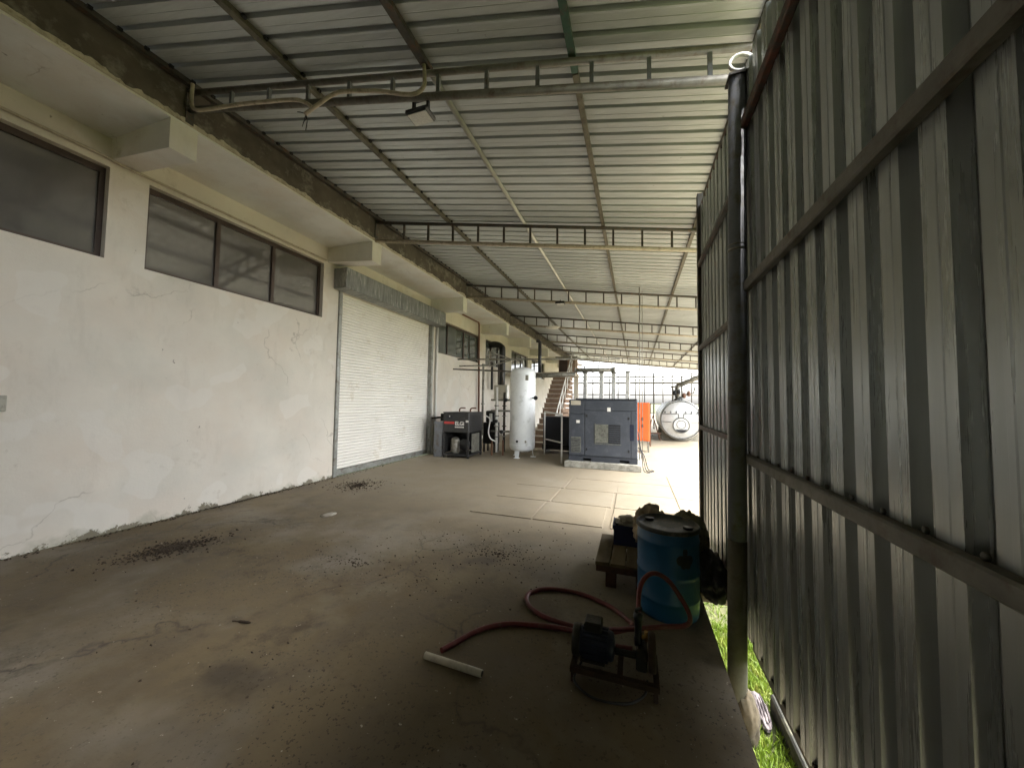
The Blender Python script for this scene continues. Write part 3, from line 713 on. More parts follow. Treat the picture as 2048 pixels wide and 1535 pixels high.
hose([(-.16, 2.49, .13), (-.02, 2.45, .185), (.07, 2.47, .20), (.19, 2.52, .205), (.28, 2.54, .215), (.318, 2.55, .245), (.31, 2.56, .30), (.26, 2.56, .385), (.19, 2.54, .48), (.11, 2.50, .525), (.05, 2.46, .50), (.018, 2.42, .43), (.014, 2.34, .34)], 'red hose standing in an arch in front of the blue drum', .0145)
PV = T('pvc_pipe', 'short white plastic pipe lying on the floor at the hose end', 'pipe', (-1.03, 2.0, 0))
gm = G(); gm.tube([(-1.235, 2.015, .021), (-.845, 1.995, .021)], .020, 16); PV.part('tube', gm, 'pvc')
gm = G(); gm.tube([(-1.238, 2.0152, .021), (-1.236, 2.015, .021)], .015, 12); gm.tube([(-.8445, 1.995, .021), (-.8425, 1.9949, .021)], .015, 12); PV.part('bore', gm, 'black')

# ------------------------------------------------------------------ white air tank
TK = T('air_tank', 'tall white air receiver tank on three legs beside the dryer', 'tank', (-3.09, 9.98, 0))
c = (-3.09, 9.98, 0); R = .365
gm = G(); gm.lathe(c, [(.02, .145), (R*.55, .16), (R*.88, .21), (R*.985, .28), (R, .36), (R, 2.36), (R*.985, 2.43), (R*.88, 2.50), (R*.55, 2.555), (.02, 2.575)], 48); tb = TK.part('body', gm, 'tank')
for z in (.36, 2.36):
    gm = G(); gm.lathe((c[0], c[1], z), [(R+.001, -.008), (R+.004, 0), (R+.001, .008)], 48); TK.part('weld_seam', gm, 'tank', tb)
for a in (-1.75, .35, 2.45):
    x, y = c[0]+.27*cos(a), c[1]+.27*sin(a); d = Vector((cos(a), sin(a), 0)); s_ = Vector((-sin(a), cos(a), 0))
    gm = G(); gm.prism([Vector((x, y, .26))+s_*.075, Vector((x, y, .26))-s_*.075, Vector((x, y, .012))+d*.05-s_*.055, Vector((x, y, .012))+d*.05+s_*.055], d*.012)
    gm.box(x+d.x*.05-.075, x+d.x*.05+.075, y+d.y*.05-.06, y+d.y*.05+.06, 0, .012); TK.part('leg', gm, 'tank')
gm = G(); gm.lathe((c[0]-.04, c[1]-.362, .47), [(.035, -.012), (.035, 0), (.02, .004)], 16, 'y'); TK.part('port', gm, 'black')
gm = G(); gm.lathe((c[0]+.19, c[1]-.31, .47), [(.035, -.012), (.035, .0), (.02, .004)], 16, 'y'); TK.part('port', gm, 'pipe_grey')
gm = G(); gm.box(c[0]+.17, c[0]+.25, c[1]-.325, c[1]-.27, 2.18, 2.33, .004); TK.part('nameplate', gm, 'pipe_grey')
gm = G(); gm.tube([(c[0]+.30, c[1]-.14, 1.69), (c[0]+.43, c[1]-.22, 1.69)], .016, 8); gm.lathe((c[0]+.45, c[1]-.26, 1.69), [(.055, 0), (.06, .01), (.06, .03), (.05, .035)], 20, 'y'); TK.part('gauge', gm, 'black')
gm = G(); gm.tube(smooth_path([(c[0], c[1], 2.56), (c[0], c[1], 2.72), (c[0]-.06, c[1], 2.80), (c[0]-.4, c[1], 2.82), (c[0]-1.0, c[1]+.1, 2.84)], 5), .028, 10); TK.part('outlet_pipe', gm, 'pipe_grey')

# ------------------------------------------------------------------ dryer
DX0, DX1, DYa, DYb = -5.12, -4.33, 9.0, 9.92
D = T('air_dryer', 'low black refrigerated air dryer with a red and white label', 'dryer', (-4.7, 9.45, 0))
gm = G(); gm.box(DX0, DX1, DYa, DYb, .70, 1.24, .012); D.part('cabinet', gm, 'dryer')
gm = G(); gm.box(DX0-.01, DX1+.01, DYa-.01, DYb+.01, 1.241, 1.262, .004); D.part('top_cover', gm, 'dryer')
gm = G()
for x in (DX0, DX1-.05):
    for y in (DYa, DYb-.05): gm.box(x, x+.05, y, y+.05, .10, .699)
gm.box(DX0+.05, DX1-.05, DYb-.03, DYb-.01, .12, .699); gm.box(DX0, DX0+.02, DYa+.05, DYb-.05, .12, .699)
gm.box(DX0, DX1, DYa, DYb, .06, .099); D.part('lower_frame', gm, 'dryer')
for x in (DX0, DX1-.05):
    for y in (DYa+.01, DYb-.06):
        gm = G(); gm.box(x, x+.05, y, y+.05, 0, .06); D.part('foot', gm, 'black')
gm = G(); gm.lathe((-4.86, 9.25, .1), [(.10, 0), (.13, .05), (.13, .36), (.10, .43), (.03, .45)], 20); D.part('refrigerant_compressor', gm, 'pipe_grey')
gm = G(); gm.lathe((-4.52, 9.14, .36), [(.02, 0), (.16, .005), (.17, .03), (.02, .05)], 24, 'y'); D.part('fan', gm, 'black')
gm = G(); gm.box(DX1-.004, DX1+.004, DYa+.20, DYb-.20, .14, .66); cd = D.part('condenser', gm, 'grille')
gm = G()
for k in range(12): gm.box(DX1+.004, DX1+.010, DYa+.22+k*.04, DYa+.232+k*.04, .15, .65)
D.part('fins', gm, 'pipe_grey', cd)
gm = G(); gm.box(DX1-.001, DX1+.006, DYa+.12, DYb-.12, .76, 1.19, .003); D.part('side_panel', gm, 'black')
gm = G(); gm.box(DX0+.03, DX0+.35, DYa-.004, DYa-.0005, .935, 1.0); D.part('red_label', gm, 'red')
def text(body, size, loc, mat, parent, rot=(pi/2, 0, 0), align='LEFT'):
    cu = bpy.data.curves.new('lettering', 'FONT'); cu.body = body; cu.size = size; cu.extrude = .0015; cu.align_x = align; cu.offset = .004
    cu.materials.append(MT[mat]); tmp = bpy.data.objects.new('lettering_curve', cu); link(tmp)
    me = bpy.data.meshes.new_from_object(tmp.evaluated_get(bpy.context.evaluated_depsgraph_get())); bpy.data.objects.remove(tmp)
    o = link(bpy.data.objects.new('lettering', me))
    o.parent = parent.o; o.location = Vector(loc)-parent.loc; o.rotation_euler = rot; return o
text('ELGi', .145, (DX0+.37, DYa-.003, .905), 'sticker', D)
gm = G(); x = DX0+.37
for w in (.03, .02, .035, .025, .03, .02, .03, .028): gm.box(x, x+w, DYa-.004, DYa-.0005, .835, .872); x += w+.008
D.part('small_print', gm, 'sticker')
gm = G(); gm.box(DX0+.70, DX0+.78, DYa-.004, DYa-.0005, .99, 1.045); D.part('sticker', gm, 'sticker')
gm = G(); gm.box(DX0+.10, DX0+.30, DYa-.008, DYa-.0005, 1.08, 1.18, .002); gm2 = D.part('control_panel', gm, 'black_blue')
gm = G(); gm.box(DX0+.19, DX0+.215, DYa-.011, DYa-.0085, 1.13, 1.165); D.part('indicator', gm, 'sticker', gm2)
for x in (DX0+.2, DX0+.55):
    gm = G(); gm.tube(smooth_path([(x, 9.6, 1.262), (x, 9.6, 1.33), (x+.05, 9.62, 1.37), (x+.16, 9.66, 1.37)], 4), .022, 8); D.part('inlet_pipe', gm, 'brown_pipe')
D2 = T('filter_unit', 'black upright filter unit behind the dryer, by the white tank', 'filter', (-4.2, 10.7, 0))
gm = G(); gm.box(-4.52, -4.10, 10.4, 10.8, .26, .92, .02); D2.part('body', gm, 'black')
gm = G(); gm.box(-4.45, -4.15, 10.45, 10.75, .921, 1.28, .03); D2.part('head', gm, 'black')
for x in (-4.50, -4.16):
    for y in (10.42, 10.74):
        gm = G(); gm.box(x, x+.04, y, y+.04, 0, .259); D2.part('leg', gm, 'black')
gm = G(); gm.box(-4.30, -4.22, 10.40, 10.449, .95, 1.2); D2.part('label_plate', gm, 'sticker')
gm = G(); gm.box(-5.42, -5.15, 9.02, 9.06, 0, .98, .005)  # added panel, stands in for the dark shading left of the dryer
sp = solo('shading_panel', gm, 'post', 'narrow grey panel standing in for the shading between shutter and dryer', 'sheet')
sp.rotation_euler = (0, 0, 0)

# ------------------------------------------------------------------ compressor on its plinth
PL = T('plinth', 'raised concrete plinth under the slate grey compressor', 'plinth', (-.75, 9.8, 0))
gm = G(); gm.box(-1.66, .135, 8.85, 11.0, 0, .155, .012); PL.part('block', gm, 'plinth')
CX0, CX1, CY = -1.57, .045, 8.96; CZ0, CZ1 = .156, 1.655
K = T('compressor', 'large slate grey screw compressor cabinet on the concrete plinth', 'compressor', (-.76, 9.7, .155))
gm = G(); gm.box(CX0, CX1, CY+.02, 10.6, CZ0+.12, CZ1, .012); K.part('cabinet', gm, 'comp')
gm = G(); gm.box(CX0+.17, CX1-.01, CY+.0, 10.62, CZ1+.001, CZ1+.03, .01); K.part('roof_panel', gm, 'comp_dark')
gm = G()
zz = CZ0+.119
for a, b in ((CX0, -1.22), (-1.02, -.36), (-.14, CX1)): gm.box(a, b, CY+.01, 10.6, CZ0, zz)
gm.box(-1.22, -1.02, CY+.01, 10.6, CZ0+.075, zz); gm.box(-.36, -.14, CY+.01, 10.6, CZ0+.075, zz); K.part('base_skid', gm, 'comp_dark')
gm = G(); gm.box(-1.22, -1.02, CY+.2, 10.5, CZ0, CZ0+.074); gm.box(-.36, -.14, CY+.2, 10.5, CZ0, CZ0+.074); K.part('fork_pocket', gm, 'seam')
def panel(name, x0, x1, z0, z1, mat='comp', d=.018, parent=None): 
    g_ = G(); g_.box(x0, x1, CY+.02-d, CY+.019, z0, z1, .006); return K.part(name, g_, mat, parent)
panel('front_panel', CX0+.01, -1.195, 1.315, 1.635); lp = panel('front_panel', CX0+.01, -1.195, .30, 1.295)
panel('front_panel', -1.175, CX1-.01, 1.40, 1.635); dp = panel('door_panel', -1.175, CX1-.155, .30, 1.385); panel('front_panel', CX1-.145, CX1-.01, .30, 1.385)
g_ = G(); g_.box(CX0+.06, CX0+.30, CY-.006, CY+.0005, .36, .74, .003); lg = K.part('vent', g_, 'grille', lp)
g_ = G()
for k in range(9): g_.box(CX0+.075, CX0+.285, CY-.012, CY-.007, .385+k*.038, .400+k*.038)
K.part('louvre', g_, 'comp_dark', lg)
g_ = G(); g_.box(-.92, -.62, CY-.010, CY+.0005, .62, 1.06, .003); fa = K.part('intake_window', g_, 'grille', dp)
g_ = G(); g_.box(-.615, -.34, CY-.008, CY+.0005, .62, 1.06, .003); fb = K.part('louvre_panel', g_, 'seam', dp)
for k in range(8):
    g_ = G(); g_.box(-.605, -.35, CY-.018, CY-.009, .645+k*.05, .672+k*.05); K.part('louvre', g_, 'comp_dark', dp)
g_ = G(); g_.box(-.935, -.915, CY-.016, CY-.003, .60, 1.08); g_.box(-.935, -.32, CY-.016, CY-.003, .585, .60); K.part('window_trim', g_, 'grille', dp)
for x, z in ((-1.13, 1.26), (-.15, 1.22), (-.15, .45), (-1.13, .45)):
    g_ = G(); g_.box(x-.018, x+.018, CY-.014, CY+.001, z-.03, z+.03, .003); K.part('latch', g_, 'seam', dp)
g_ = G(); g_.box(-1.52, -1.28, CY-.008, CY+.001, 1.52, 1.63); K.part('rating_plate', g_, 'box_cream')
g_ = G(); g_.box(-.645, -.565, CY-.006, CY-.0005, 1.375, 1.47); K.part('sticker', g_, 'sticker')
g_ = G(); g_.box(-1.385, -1.30, CY-.005, CY-.0005, 1.08, 1.15); K.part('sticker', g_, 'sticker')
g_ = G(); g_.box(-.125, -.035, CY-.004, CY-.0005, .70, 1.08); K.part('blue_label', g_, 'pump_blue')
# pale ducts and header behind the compressor
for k, x in enumerate((-1.42, -.95, -.60, -.21)):
    du = T('exhaust_duct', ['first pale duct above the compressor, nearest the stairs', 'second pale duct above the compressor', 'third pale duct above the compressor, under the header end', 'rightmost pale capped duct above the compressor'][k], 'duct', (x, 10.9, 1.66), 'pale ducts above the compressor')
    h = 2.44 if k < 3 else 2.46
    gm = G(); gm.box(x-.055, x+.055, 10.84, 10.96, .16, h-.001, .01); du.part('shaft', gm, 'duct')
    gm = G(); gm.box(x-.068, x+.068, 10.825, 10.975, h, h+.04, .004); du.part('flange', gm, 'pipe_grey')
hd_ = T('header_pipe', 'grey horizontal header pipe on top of the pale ducts', 'pipe', (-1.1, 10.9, 2.5))
gm = G(); gm.tube([(-1.72, 10.9, 2.545), (-.56, 10.9, 2.545)], .062, 14); hd_.part('pipe', gm, 'pipe_grey')
for x in (-1.72, -1.2, -.60): 
    gm = G(); gm.tube([(x-.015, 10.9, 2.545), (x+.015, 10.9, 2.545)], .085, 14); hd_.part('flange', gm, 'pipe_grey')
for k in range(2):
    gm = G(); gm.tube([(-.36-k*.5, 10.9, 2.60), (-.36-k*.5, 10.9, 2.68)] if False else [(-1.45+k*.4, 10.9, 2.60), (-1.45+k*.4, 10.9, 2.68)], .02, 8); hd_.part('vent_stub', gm, 'steel_dark')
bt = T('downpipe', 'black downpipe dropping from the roof onto a grey crosspipe', 'pipe', (-2.86, 11.0, 2.4))
gm = G(); gm.tube([(-2.86, 11.0, 2.50), (-2.86, 11.0, 3.42)], .055, 14); bt.part('pipe', gm, 'black')
gm = G(); gm.tube(smooth_path([(-2.86, 11.0, 3.42), (-2.87, 11.0, 3.47), (-2.91, 11.0, 3.50), (-2.97, 11.0, 3.51)], 4), .052, 12); bt.part('elbow', gm, 'black')
gm = G(); gm.tube([(-2.98, 11.0, 2.41), (-1.74, 11.0, 2.43)], .07, 14); bt.part('crosspipe', gm, 'pipe_grey')
gm = G(); gm.tube([(-3.0, 11.0, 2.41), (-2.965, 11.0, 2.41)], .10, 14); bt.part('flange', gm, 'steel_dark')
for k, x in enumerate((.10, .17)):
    gm = G(); gm.tube([(x, 9.7+.3*k, 0), (x, 9.7+.3*k, zr(x)-.02)], .008 if k else .011, 8)
    solo('conduit_pole', gm, 'pipe_grey' if k == 0 else 'pipe_grey', ['pale thin pole at the right corner of the compressor', 'thinner grey pole just behind the pale pole by the compressor'][k], 'pole', 'thin poles beside the compressor')
cw = T('cable', 'loose black cables lying beside the right end of the plinth', 'cable', (.25, 9.4, 0))
for k in range(3):
    gm = G(); gm.tube(smooth_path([(.06, 9.2+.1*k, .9-.2*k), (.13+.03*k, 9.2, .35), (.18+.05*k, 9.0+.1*k, .03), (.28+.06*k, 8.85+.1*k, .012), (.36, 9.0+.1*k, .012)], 6), .010, 6); cw.part('strand', gm, 'black')

# ------------------------------------------------------------------ black box tank and white pipe guard
BT = T('radiator_box', 'black cooler box between the white tank and the compressor', 'cooler', (-2.3, 11.3, 0))
gm = G(); gm.box(-2.72, -1.72, 10.95, 11.7, .28, 1.13, .02); BT.part('body', gm, 'black_blue')
gm = G(); gm.box(-2.70, -1.74, 10.92, 10.949, .34, 1.08, .004); BT.part('front_core', gm, 'black_blue')
gm = G(); gm.box(-2.74, -1.70, 10.93, 11.72, .12, .279, .006); BT.part('base', gm, 'black')
for x in (-2.70, -1.80):
    gm = G(); gm.box(x, x+.06, 11.0, 11.6, 0, .119); BT.part('skid', gm, 'black')
GD = T('pipe_guard', 'white pipe guard rail in front of the black cooler box', 'guard rail', (-2.1, 9.6, 0))
a, b = (-1.80, 9.25), (-2.62, 10.75)
for (x, y), z1 in ((a, 1.27), (b, 1.30)):
    gm = G(); gm.tube([(x, y, .0), (x, y, z1)], .022, 10); GD.part('upright', gm, 'white')
gm = G(); gm.tube([(*a, .54), (*b, .46)], .02, 10); GD.part('rail', gm, 'white')
gm = G(); gm.tube([(*a, 1.26), (*b, 1.29)], .02, 10); GD.part('rail', gm, 'white')

# ------------------------------------------------------------------ pipework against the building
def pipe(name, label, pts, r, mat, cat='pipe', group='pipes along the building', flanges=()):
    t = T(name, label, cat, pts[0], group)
    gm = G(); gm.tube(pts, r, 10); t.part('tube', gm, mat)
    for p, d in flanges:
        gm = G(); v = Vector(p); d = Vector(d); gm.tube([v-d*.014, v+d*.014], r*1.7, 12); t.part('flange', gm, mat)
    return t
pipe('wall_pipe', 'brown pipe rising up the wall behind the dryer and turning left', [(-5.70, 12.74, .05), (-5.70, 12.6, 4.52), (-5.70, 12.55, 4.58), (-5.70, 12.45, 4.60), (-5.70, 11.2, 4.60)], .038, 'brown_pipe')
pipe('wall_pipe', 'white vertical pipe right of the roller shutter', [(XW+.05, DY1+.20, 0), (XW+.05, DY1+.20, 3.83)], .04, 'white')
pipe('wall_duct', 'large black duct bending out of the high window behind the dryer', smooth_path([(-5.95, 14.2, 3.95), (-5.65, 14.25, 4.0), (-5.42, 14.3, 3.9), (-5.36, 14.3, 3.65), (-5.36, 14.3, 2.1)], 5), .13, 'black')
pipe('wall_pipe', 'thin black pipe on the wall just left of the black duct', [(-5.6, 13.75, 2.05), (-5.6, 13.75, 3.2)], .05, 'black')
pipe('wall_pipe', 'dark upright pipe rising behind the filter unit', [(-4.40, 10.1, .55), (-4.40, 10.1, 2.72)], .035, 'pipe_grey', flanges=(((-4.4, 10.1, 1.5), (0, 0, 1)), ((-4.4, 10.1, 2.7), (0, 0, 1))))
pipe('cross_pipe', 'long thin grey pipe crossing from the wall towards the ducts', [(-5.75, 11.0, 2.99), (-.43, 11.0, 2.87)], .026, 'pipe_grey')
pipe('cross_pipe', 'short dark pipe below the long crossing pipe', [(-5.7, 10.6, 2.62), (-3.7, 10.35, 2.5), (-3.35, 10.2, 2.46)], .024, 'steel_dark')
FR = T('pipe_bracket', 'grey steel bracket frame carrying pipes on the wall behind the tank', 'frame', (-4.5, 11.5, 2.6))
gm = G(); A = [(-4.66, 11.2, 2.75), (-4.66, 11.2, 3.25), (-3.9, 11.4, 2.98)]
gm.bar(A[0], A[1], .04); gm.bar(A[1], A[2], .035); gm.bar(A[0], A[2], .035); FR.part('triangle', gm, 'pipe_grey')
gm = G(); gm.bar((-5.79, 11.2, 2.78), (-4.66, 11.2, 2.78), .04); FR.part('arm', gm, 'pipe_grey')
EB = T('electric_box', 'cream electric box on the wall above the filter unit', 'electric box', (-4.3, 11.6, 1.8))
gm = G(); gm.box(-4.62, -4.20, 11.55, 11.75, 1.66, 2.14, .01); EB.part('case', gm, 'box_cream')
gm = G(); gm.box(-4.195, -4.13, 11.55, 11.72, 1.66, 2.14, .006); EB.part('edge_cover', gm, 'white')
for x in (-4.5, -4.35):
    gm = G(); gm.tube([(x, 11.65, 2.141), (x, 11.65, 2.85)], .03, 8); EB.part('conduit', gm, 'steel_dark')
gm = G(); gm.box(-4.55, -4.50, 11.62, 11.68, 0, 1.659); gm.box(-4.28, -4.23, 11.62, 11.68, 0, 1.659); EB.part('stand', gm, 'pipe_grey')
VP = T('valve_manifold', 'upright grey valve pipes with black valves between dryer and tank', 'pipework', (-3.75, 9.9, 0))
for k, (x, y) in enumerate(((-3.86, 9.9), (-3.68, 10.05), (-3.97, 10.15))):
    gm = G(); gm.tube([(x, y, .1), (x, y, 2.0-.15*k)], .036, 10); VP.part('upright', gm, ('white', 'steel_dark', 'pipe_grey')[k])
    for z in (.55, .85, 1.15, 1.45):
        gm = G(); gm.tube([(x, y, z-.012), (x, y, z+.012)], .07, 12); VP.part('flange', gm, 'steel_dark' if (k+int(z*10)) % 2 else 'pipe_grey')
for z in (.70, 1.30, 1.62):
    gm = G(); gm.tube([(-4.05, 9.92, z), (-3.46, 9.98, z)], .03, 10); VP.part('branch', gm, 'pipe_grey')
for x, z in ((-3.86, 1.0), (-3.68, .70), (-3.56, 1.62)):
    gm = G(); gm.lathe((x, 9.83, z), [(.02, -.05), (.05, -.04), (.055, .03), (.03, .05)], 12, 'y'); gm.tube([(x-.07, 9.79, z+.04), (x+.07, 9.79, z+.04)], .010, 6); VP.part('valve', gm, 'black')
gm = G(); gm.tube(smooth_path([(-4.15, 9.75, 1.16), (-4.0, 9.72, 1.05), (-4.04, 9.72, .7), (-3.98, 9.74, .5), (-3.85, 9.8, .42)], 6), .02, 8); VP.part('white_hose', gm, 'white')
gm = G(); gm.box(-4.0, -3.96, 9.84, 9.88, 0, .45); gm.box(-3.70, -3.66, 9.96, 10.0, 0, .45); VP.part('foot', gm, 'brown_pipe')

# ------------------------------------------------------------------ stairs
ST = T('staircase', 'brown brick staircase climbing along the building behind the tank', 'staircase', (-3.0, 14, 0))
n = 15; rise, run = 2.9/n, 3.75/n
for k in range(n):
    gm = G(); gm.box(-3.40, -2.62, 12.1+k*run, 15.88, k*rise, (k+1)*rise-.035); ST.part('step', gm, 'brick')
    gm = G(); gm.box(-3.41, -2.61, 12.07+k*run, 12.1+(k+1)*run-.001, (k+1)*rise-.0345, (k+1)*rise); ST.part('tread', gm, 'tread')
gm = G(); gm.box(-5.78, -2.60, 15.89, 17.6, 2.78, 2.92); ST.part('landing', gm, 'tread')
for (x, y) in ((-2.7, 17.4), (-5.0, 17.4)):
    gm = G(); gm.box(x-.1, x+.1, y-.1, y+.1, 0, 2.779); ST.part('pillar', gm, 'plaster')
for k in range(0, n+1, 2):
    gm = G(); gm.tube([(-2.64, 12.2+k*run, k*rise), (-2.64, 12.2+k*run, k*rise+.92)], .018, 8); ST.part('baluster', gm, 'white')
gm = G(); gm.tube([(-2.64, 12.2, .92+.0), (-2.64, 12.2+n*run, n*rise+.92)], .024, 8); ST.part('handrail', gm, 'white')
gm = G(); gm.tube([(-2.64, 12.2, .5), (-2.64, 12.2+n*run, n*rise+.5)], .016, 8); ST.part('middle_rail', gm, 'white')
CB = T('cabin', 'dark brown cabin with a dark opening at the head of the stairs', 'cabin', (-3.3, 17.0, 2.92))
gm = G(); gm.box(-3.42, -2.66, 16.7, 17.5, 2.921, 3.62); CB.part('wall', gm, 'brick')
gm = G(); gm.box(-3.36, -3.0, 16.66, 16.699, 2.95, 3.55); CB.part('opening', gm, 'frame')
gm = G(); gm.box(-3.55, -2.52, 16.55, 17.6, 3.621, 3.70); CB.part('roof', gm, 'pipe_grey')

# ------------------------------------------------------------------ orange cabinet
OC = T('control_cabinet', 'bright orange control cabinet standing right of the compressor', 'cabinet', (.15, 12.7, 0))
gm = G(); gm.box(-.15, .43, 12.5, 12.95, .36, 1.60, .01); ob = OC.part('body', gm, 'orange')
gm = G(); gm.box(-.13, .41, 12.475, 12.499, .39, 1.57, .006); OC.part('door', gm, 'orange')
for z in (.8, 1.02):
    gm = G(); gm.box(.19, .24, 12.45, 12.474, z, z+.10); OC.part('handle', gm, 'seam')
for x in (-.13, .37):
    for y in (12.52, 12.88):
        gm = G(); gm.box(x, x+.05, y, y+.05, 0, .359); OC.part('leg', gm, 'pipe_grey')
gm = G(); gm.box(.431, .47, 12.52, 12.94, .2, 1.58); OC.part('side_duct', gm, 'brown_pipe')

# ------------------------------------------------------------------ boiler
BC = Vector((1.80, 16.6, .90)); BR = .83
B = T('boiler', 'silver horizontal boiler with a round fire door beyond the sheet wall', 'boiler', (BC.x, 18.5, 0))
gm = G(); gm.lathe(BC, [(BR*.2, -.04), (BR*.93, -.03), (BR*.99, .0), (BR, .04), (BR, 3.8), (BR*.95, 3.85), (BR*.2, 3.86)], 56, 'y'); bs = B.part('shell', gm, 'silver')
for y in (.9, 1.9, 2.9):
    gm = G(); gm.lathe(BC, [(BR+.002, y), (BR+.008, y+.02), (BR+.008, y+.06), (BR+.002, y+.08)], 56, 'y'); B.part('band', gm, 'silver_dark', bs)
Fy = BC.y-.045
def ringp(c, r, w, mat, nm, par=None, a0=0, a1=2*pi, dy=0):
    gm = G(); gm.tube([Vector((c[0]+r*cos(a), Fy-.012-dy, c[1]+r*sin(a))) for a in [a0+(a1-a0)*k/36 for k in range(37)]], w, 6, a1-a0 < 6.2); return B.part(nm, gm, mat, par)
ringp((BC.x, BC.z), BR*.94, .016, 'silver_dark', 'front_seam')
for s_ in (-1, 1):
    gm = G(); gm.box(BC.x+s_*.12 if s_ > 0 else BC.x-.74, BC.x+.74 if s_ > 0 else BC.x-.12, Fy-.02, Fy+.004, BC.z+.23, BC.z+.255); gm.box(BC.x+(.08 if s_ > 0 else -.105), BC.x+(.105 if s_ > 0 else -.08), Fy-.02, Fy+.004, BC.z+.03, BC.z+.255); B.part('door_seam', gm, 'silver_dark')
    for k in range(3):
        gm = G(); x = BC.x+s_*(.18+.22*k); gm.tube([(x, Fy-.05, BC.z+.30), (x, Fy, BC.z+.30)], .03, 8); gm.tube([(x, Fy-.05, BC.z+.33), (x, Fy-.03, BC.z+.36)], .02, 6); B.part('bolt', gm, 'silver_dark')
    gm = G(); gm.box(BC.x+(.38 if s_ > 0 else -.74), BC.x+(.74 if s_ > 0 else -.38), Fy-.02, Fy+.004, BC.z-.10, BC.z-.08); B.part('hinge_strap', gm, 'silver_dark')
fd = (BC.x, BC.z-.22); 
gm = G(); gm.lathe((fd[0], Fy-.0, fd[1]), [(.30, -.05), (.30, .0)], 32, 'y'); fdo = B.part('fire_door', gm, 'silver')
ringp(fd, .305, .022, 'silver_dark', 'door_rim', None, 0, 2*pi, .03)
ringp((fd[0], fd[1]+.03), .17, .012, 'silver_dark', 'inner_rim', None, 0, 2*pi, .045)
gm = G(); P = [Vector((fd[0]+.27*cos(a), Fy-.058, fd[1]-.02+.27*sin(a))) for a in [pi+.62+(pi-1.24)*k/14 for k in range(15)]]; gm.prism(P, (0, .006, 0)); B.part('fire_hole', gm, 'seam')
for y in (.5, 3.2):
    gm = G(); gm.prism([(BC.x-.72, BC.y+y, 0), (BC.x+.72, BC.y+y, 0), (BC.x+.70, BC.y+y, .42), (BC.x+.40, BC.y+y, .16), (BC.x-.40, BC.y+y, .16), (BC.x-.70, BC.y+y, .42)], (0, .22, 0)); B.part('saddle', gm, 'plinth')
tz = BC.z+BR
gm = G(); gm.lathe((BC.x-.02, BC.y+.5, tz-.03), [(.20, 0), (.20, .09), (.14, .10), (.14, .16), (.21, .165), (.21, .19)], 24); B.part('manhole', gm, 'silver_dark')
gm = G()
gm.tube([(BC.x-.28, BC.y+.35, tz-.05), (BC.x-.28, BC.y+.35, tz+.55)], .035, 8); gm.tube([(BC.x-.08, BC.y+.3, tz+.1), (BC.x-.08, BC.y+.3, tz+.62)], .05, 10); gm.tube([(BC.x-.36, BC.y+.35, tz+.56), (BC.x+.02, BC.y+.3, tz+.58)], .03, 8)
B.part('steam_pipe', gm, 'pipe_grey')
for x, z in ((-.20, .32), (.16, .20), (.34, .28), (-.05, .36)):
    gm = G(); gm.lathe((BC.x+x, BC.y+.3, tz+z), [(.02, -.12), (.07, -.09), (.07, .06), (.035, .10)], 12); gm.tube([(BC.x+x-.11, BC.y+.28, tz+z+.13), (BC.x+x+.11, BC.y+.28, tz+z+.13)], .014, 6); B.part('valve', gm, 'brown_pipe' if x > .1 else 'seam')
gm = G(); gm.tube([(BC.x+.10, BC.y+.5, tz+.22), (BC.x+.55, BC.y+.5, tz+.30), (BC.x+.62, BC.y+.5, tz+.58)], .03, 8); B.part('steam_pipe', gm, 'pipe_grey')
gm = G(); gm.tube([(BC.x-.05, BC.y+.9, tz+.62), (BC.x+.9, BC.y+1.0, tz+1.05), (BC.x+2.4, BC.y+1.1, tz+1.6)], .10, 14); gm.tube([(BC.x-.05, BC.y+.9, tz-.05), (BC.x-.05, BC.y+.9, tz+.66)], .09, 14); B.part('flue', gm, 'pipe_grey')
LD = T('trestle', 'thin red trestle stand between the orange cabinet and the boiler', 'stand', (.75, 16.8, 0))
for dx in (-.28, .28):
    gm = G(); gm.bar((.72+dx, 16.6, 0), (.72, 16.9, 1.05), .03); gm.bar((.72+dx, 17.2, 0), (.72, 16.9, 1.05), .03); LD.part('leg', gm, 'brown_pipe')
gm = G(); gm.box(.42, 1.02, 16.6, 16.66, .28, .33); LD.part('crossbar', gm, 'steel_rust')

# ------------------------------------------------------------------ steel frame at the far end
FF = T('steel_screen', 'thin steel grid frame standing in the open far end of the yard', 'screen', (-1, 24, 0))
for k in range(14):
    gm = G(); x = -3.7+.53*k; gm.bar((x, 24, 0), (x, 24, 3.45 if k % 2 else 3.2), .075 if k % 3 == 0 else .05); FF.part('post', gm, 'steel_dark')
for z, w in ((.95, .05), (1.55, .05), (2.08, .06), (2.82, .10), (3.0, .05), (3.22, .07)):
    gm = G(); gm.bar((-4.0, 23.95, z), (3.6, 23.95, z), w); FF.part('rail', gm, 'pipe_grey')

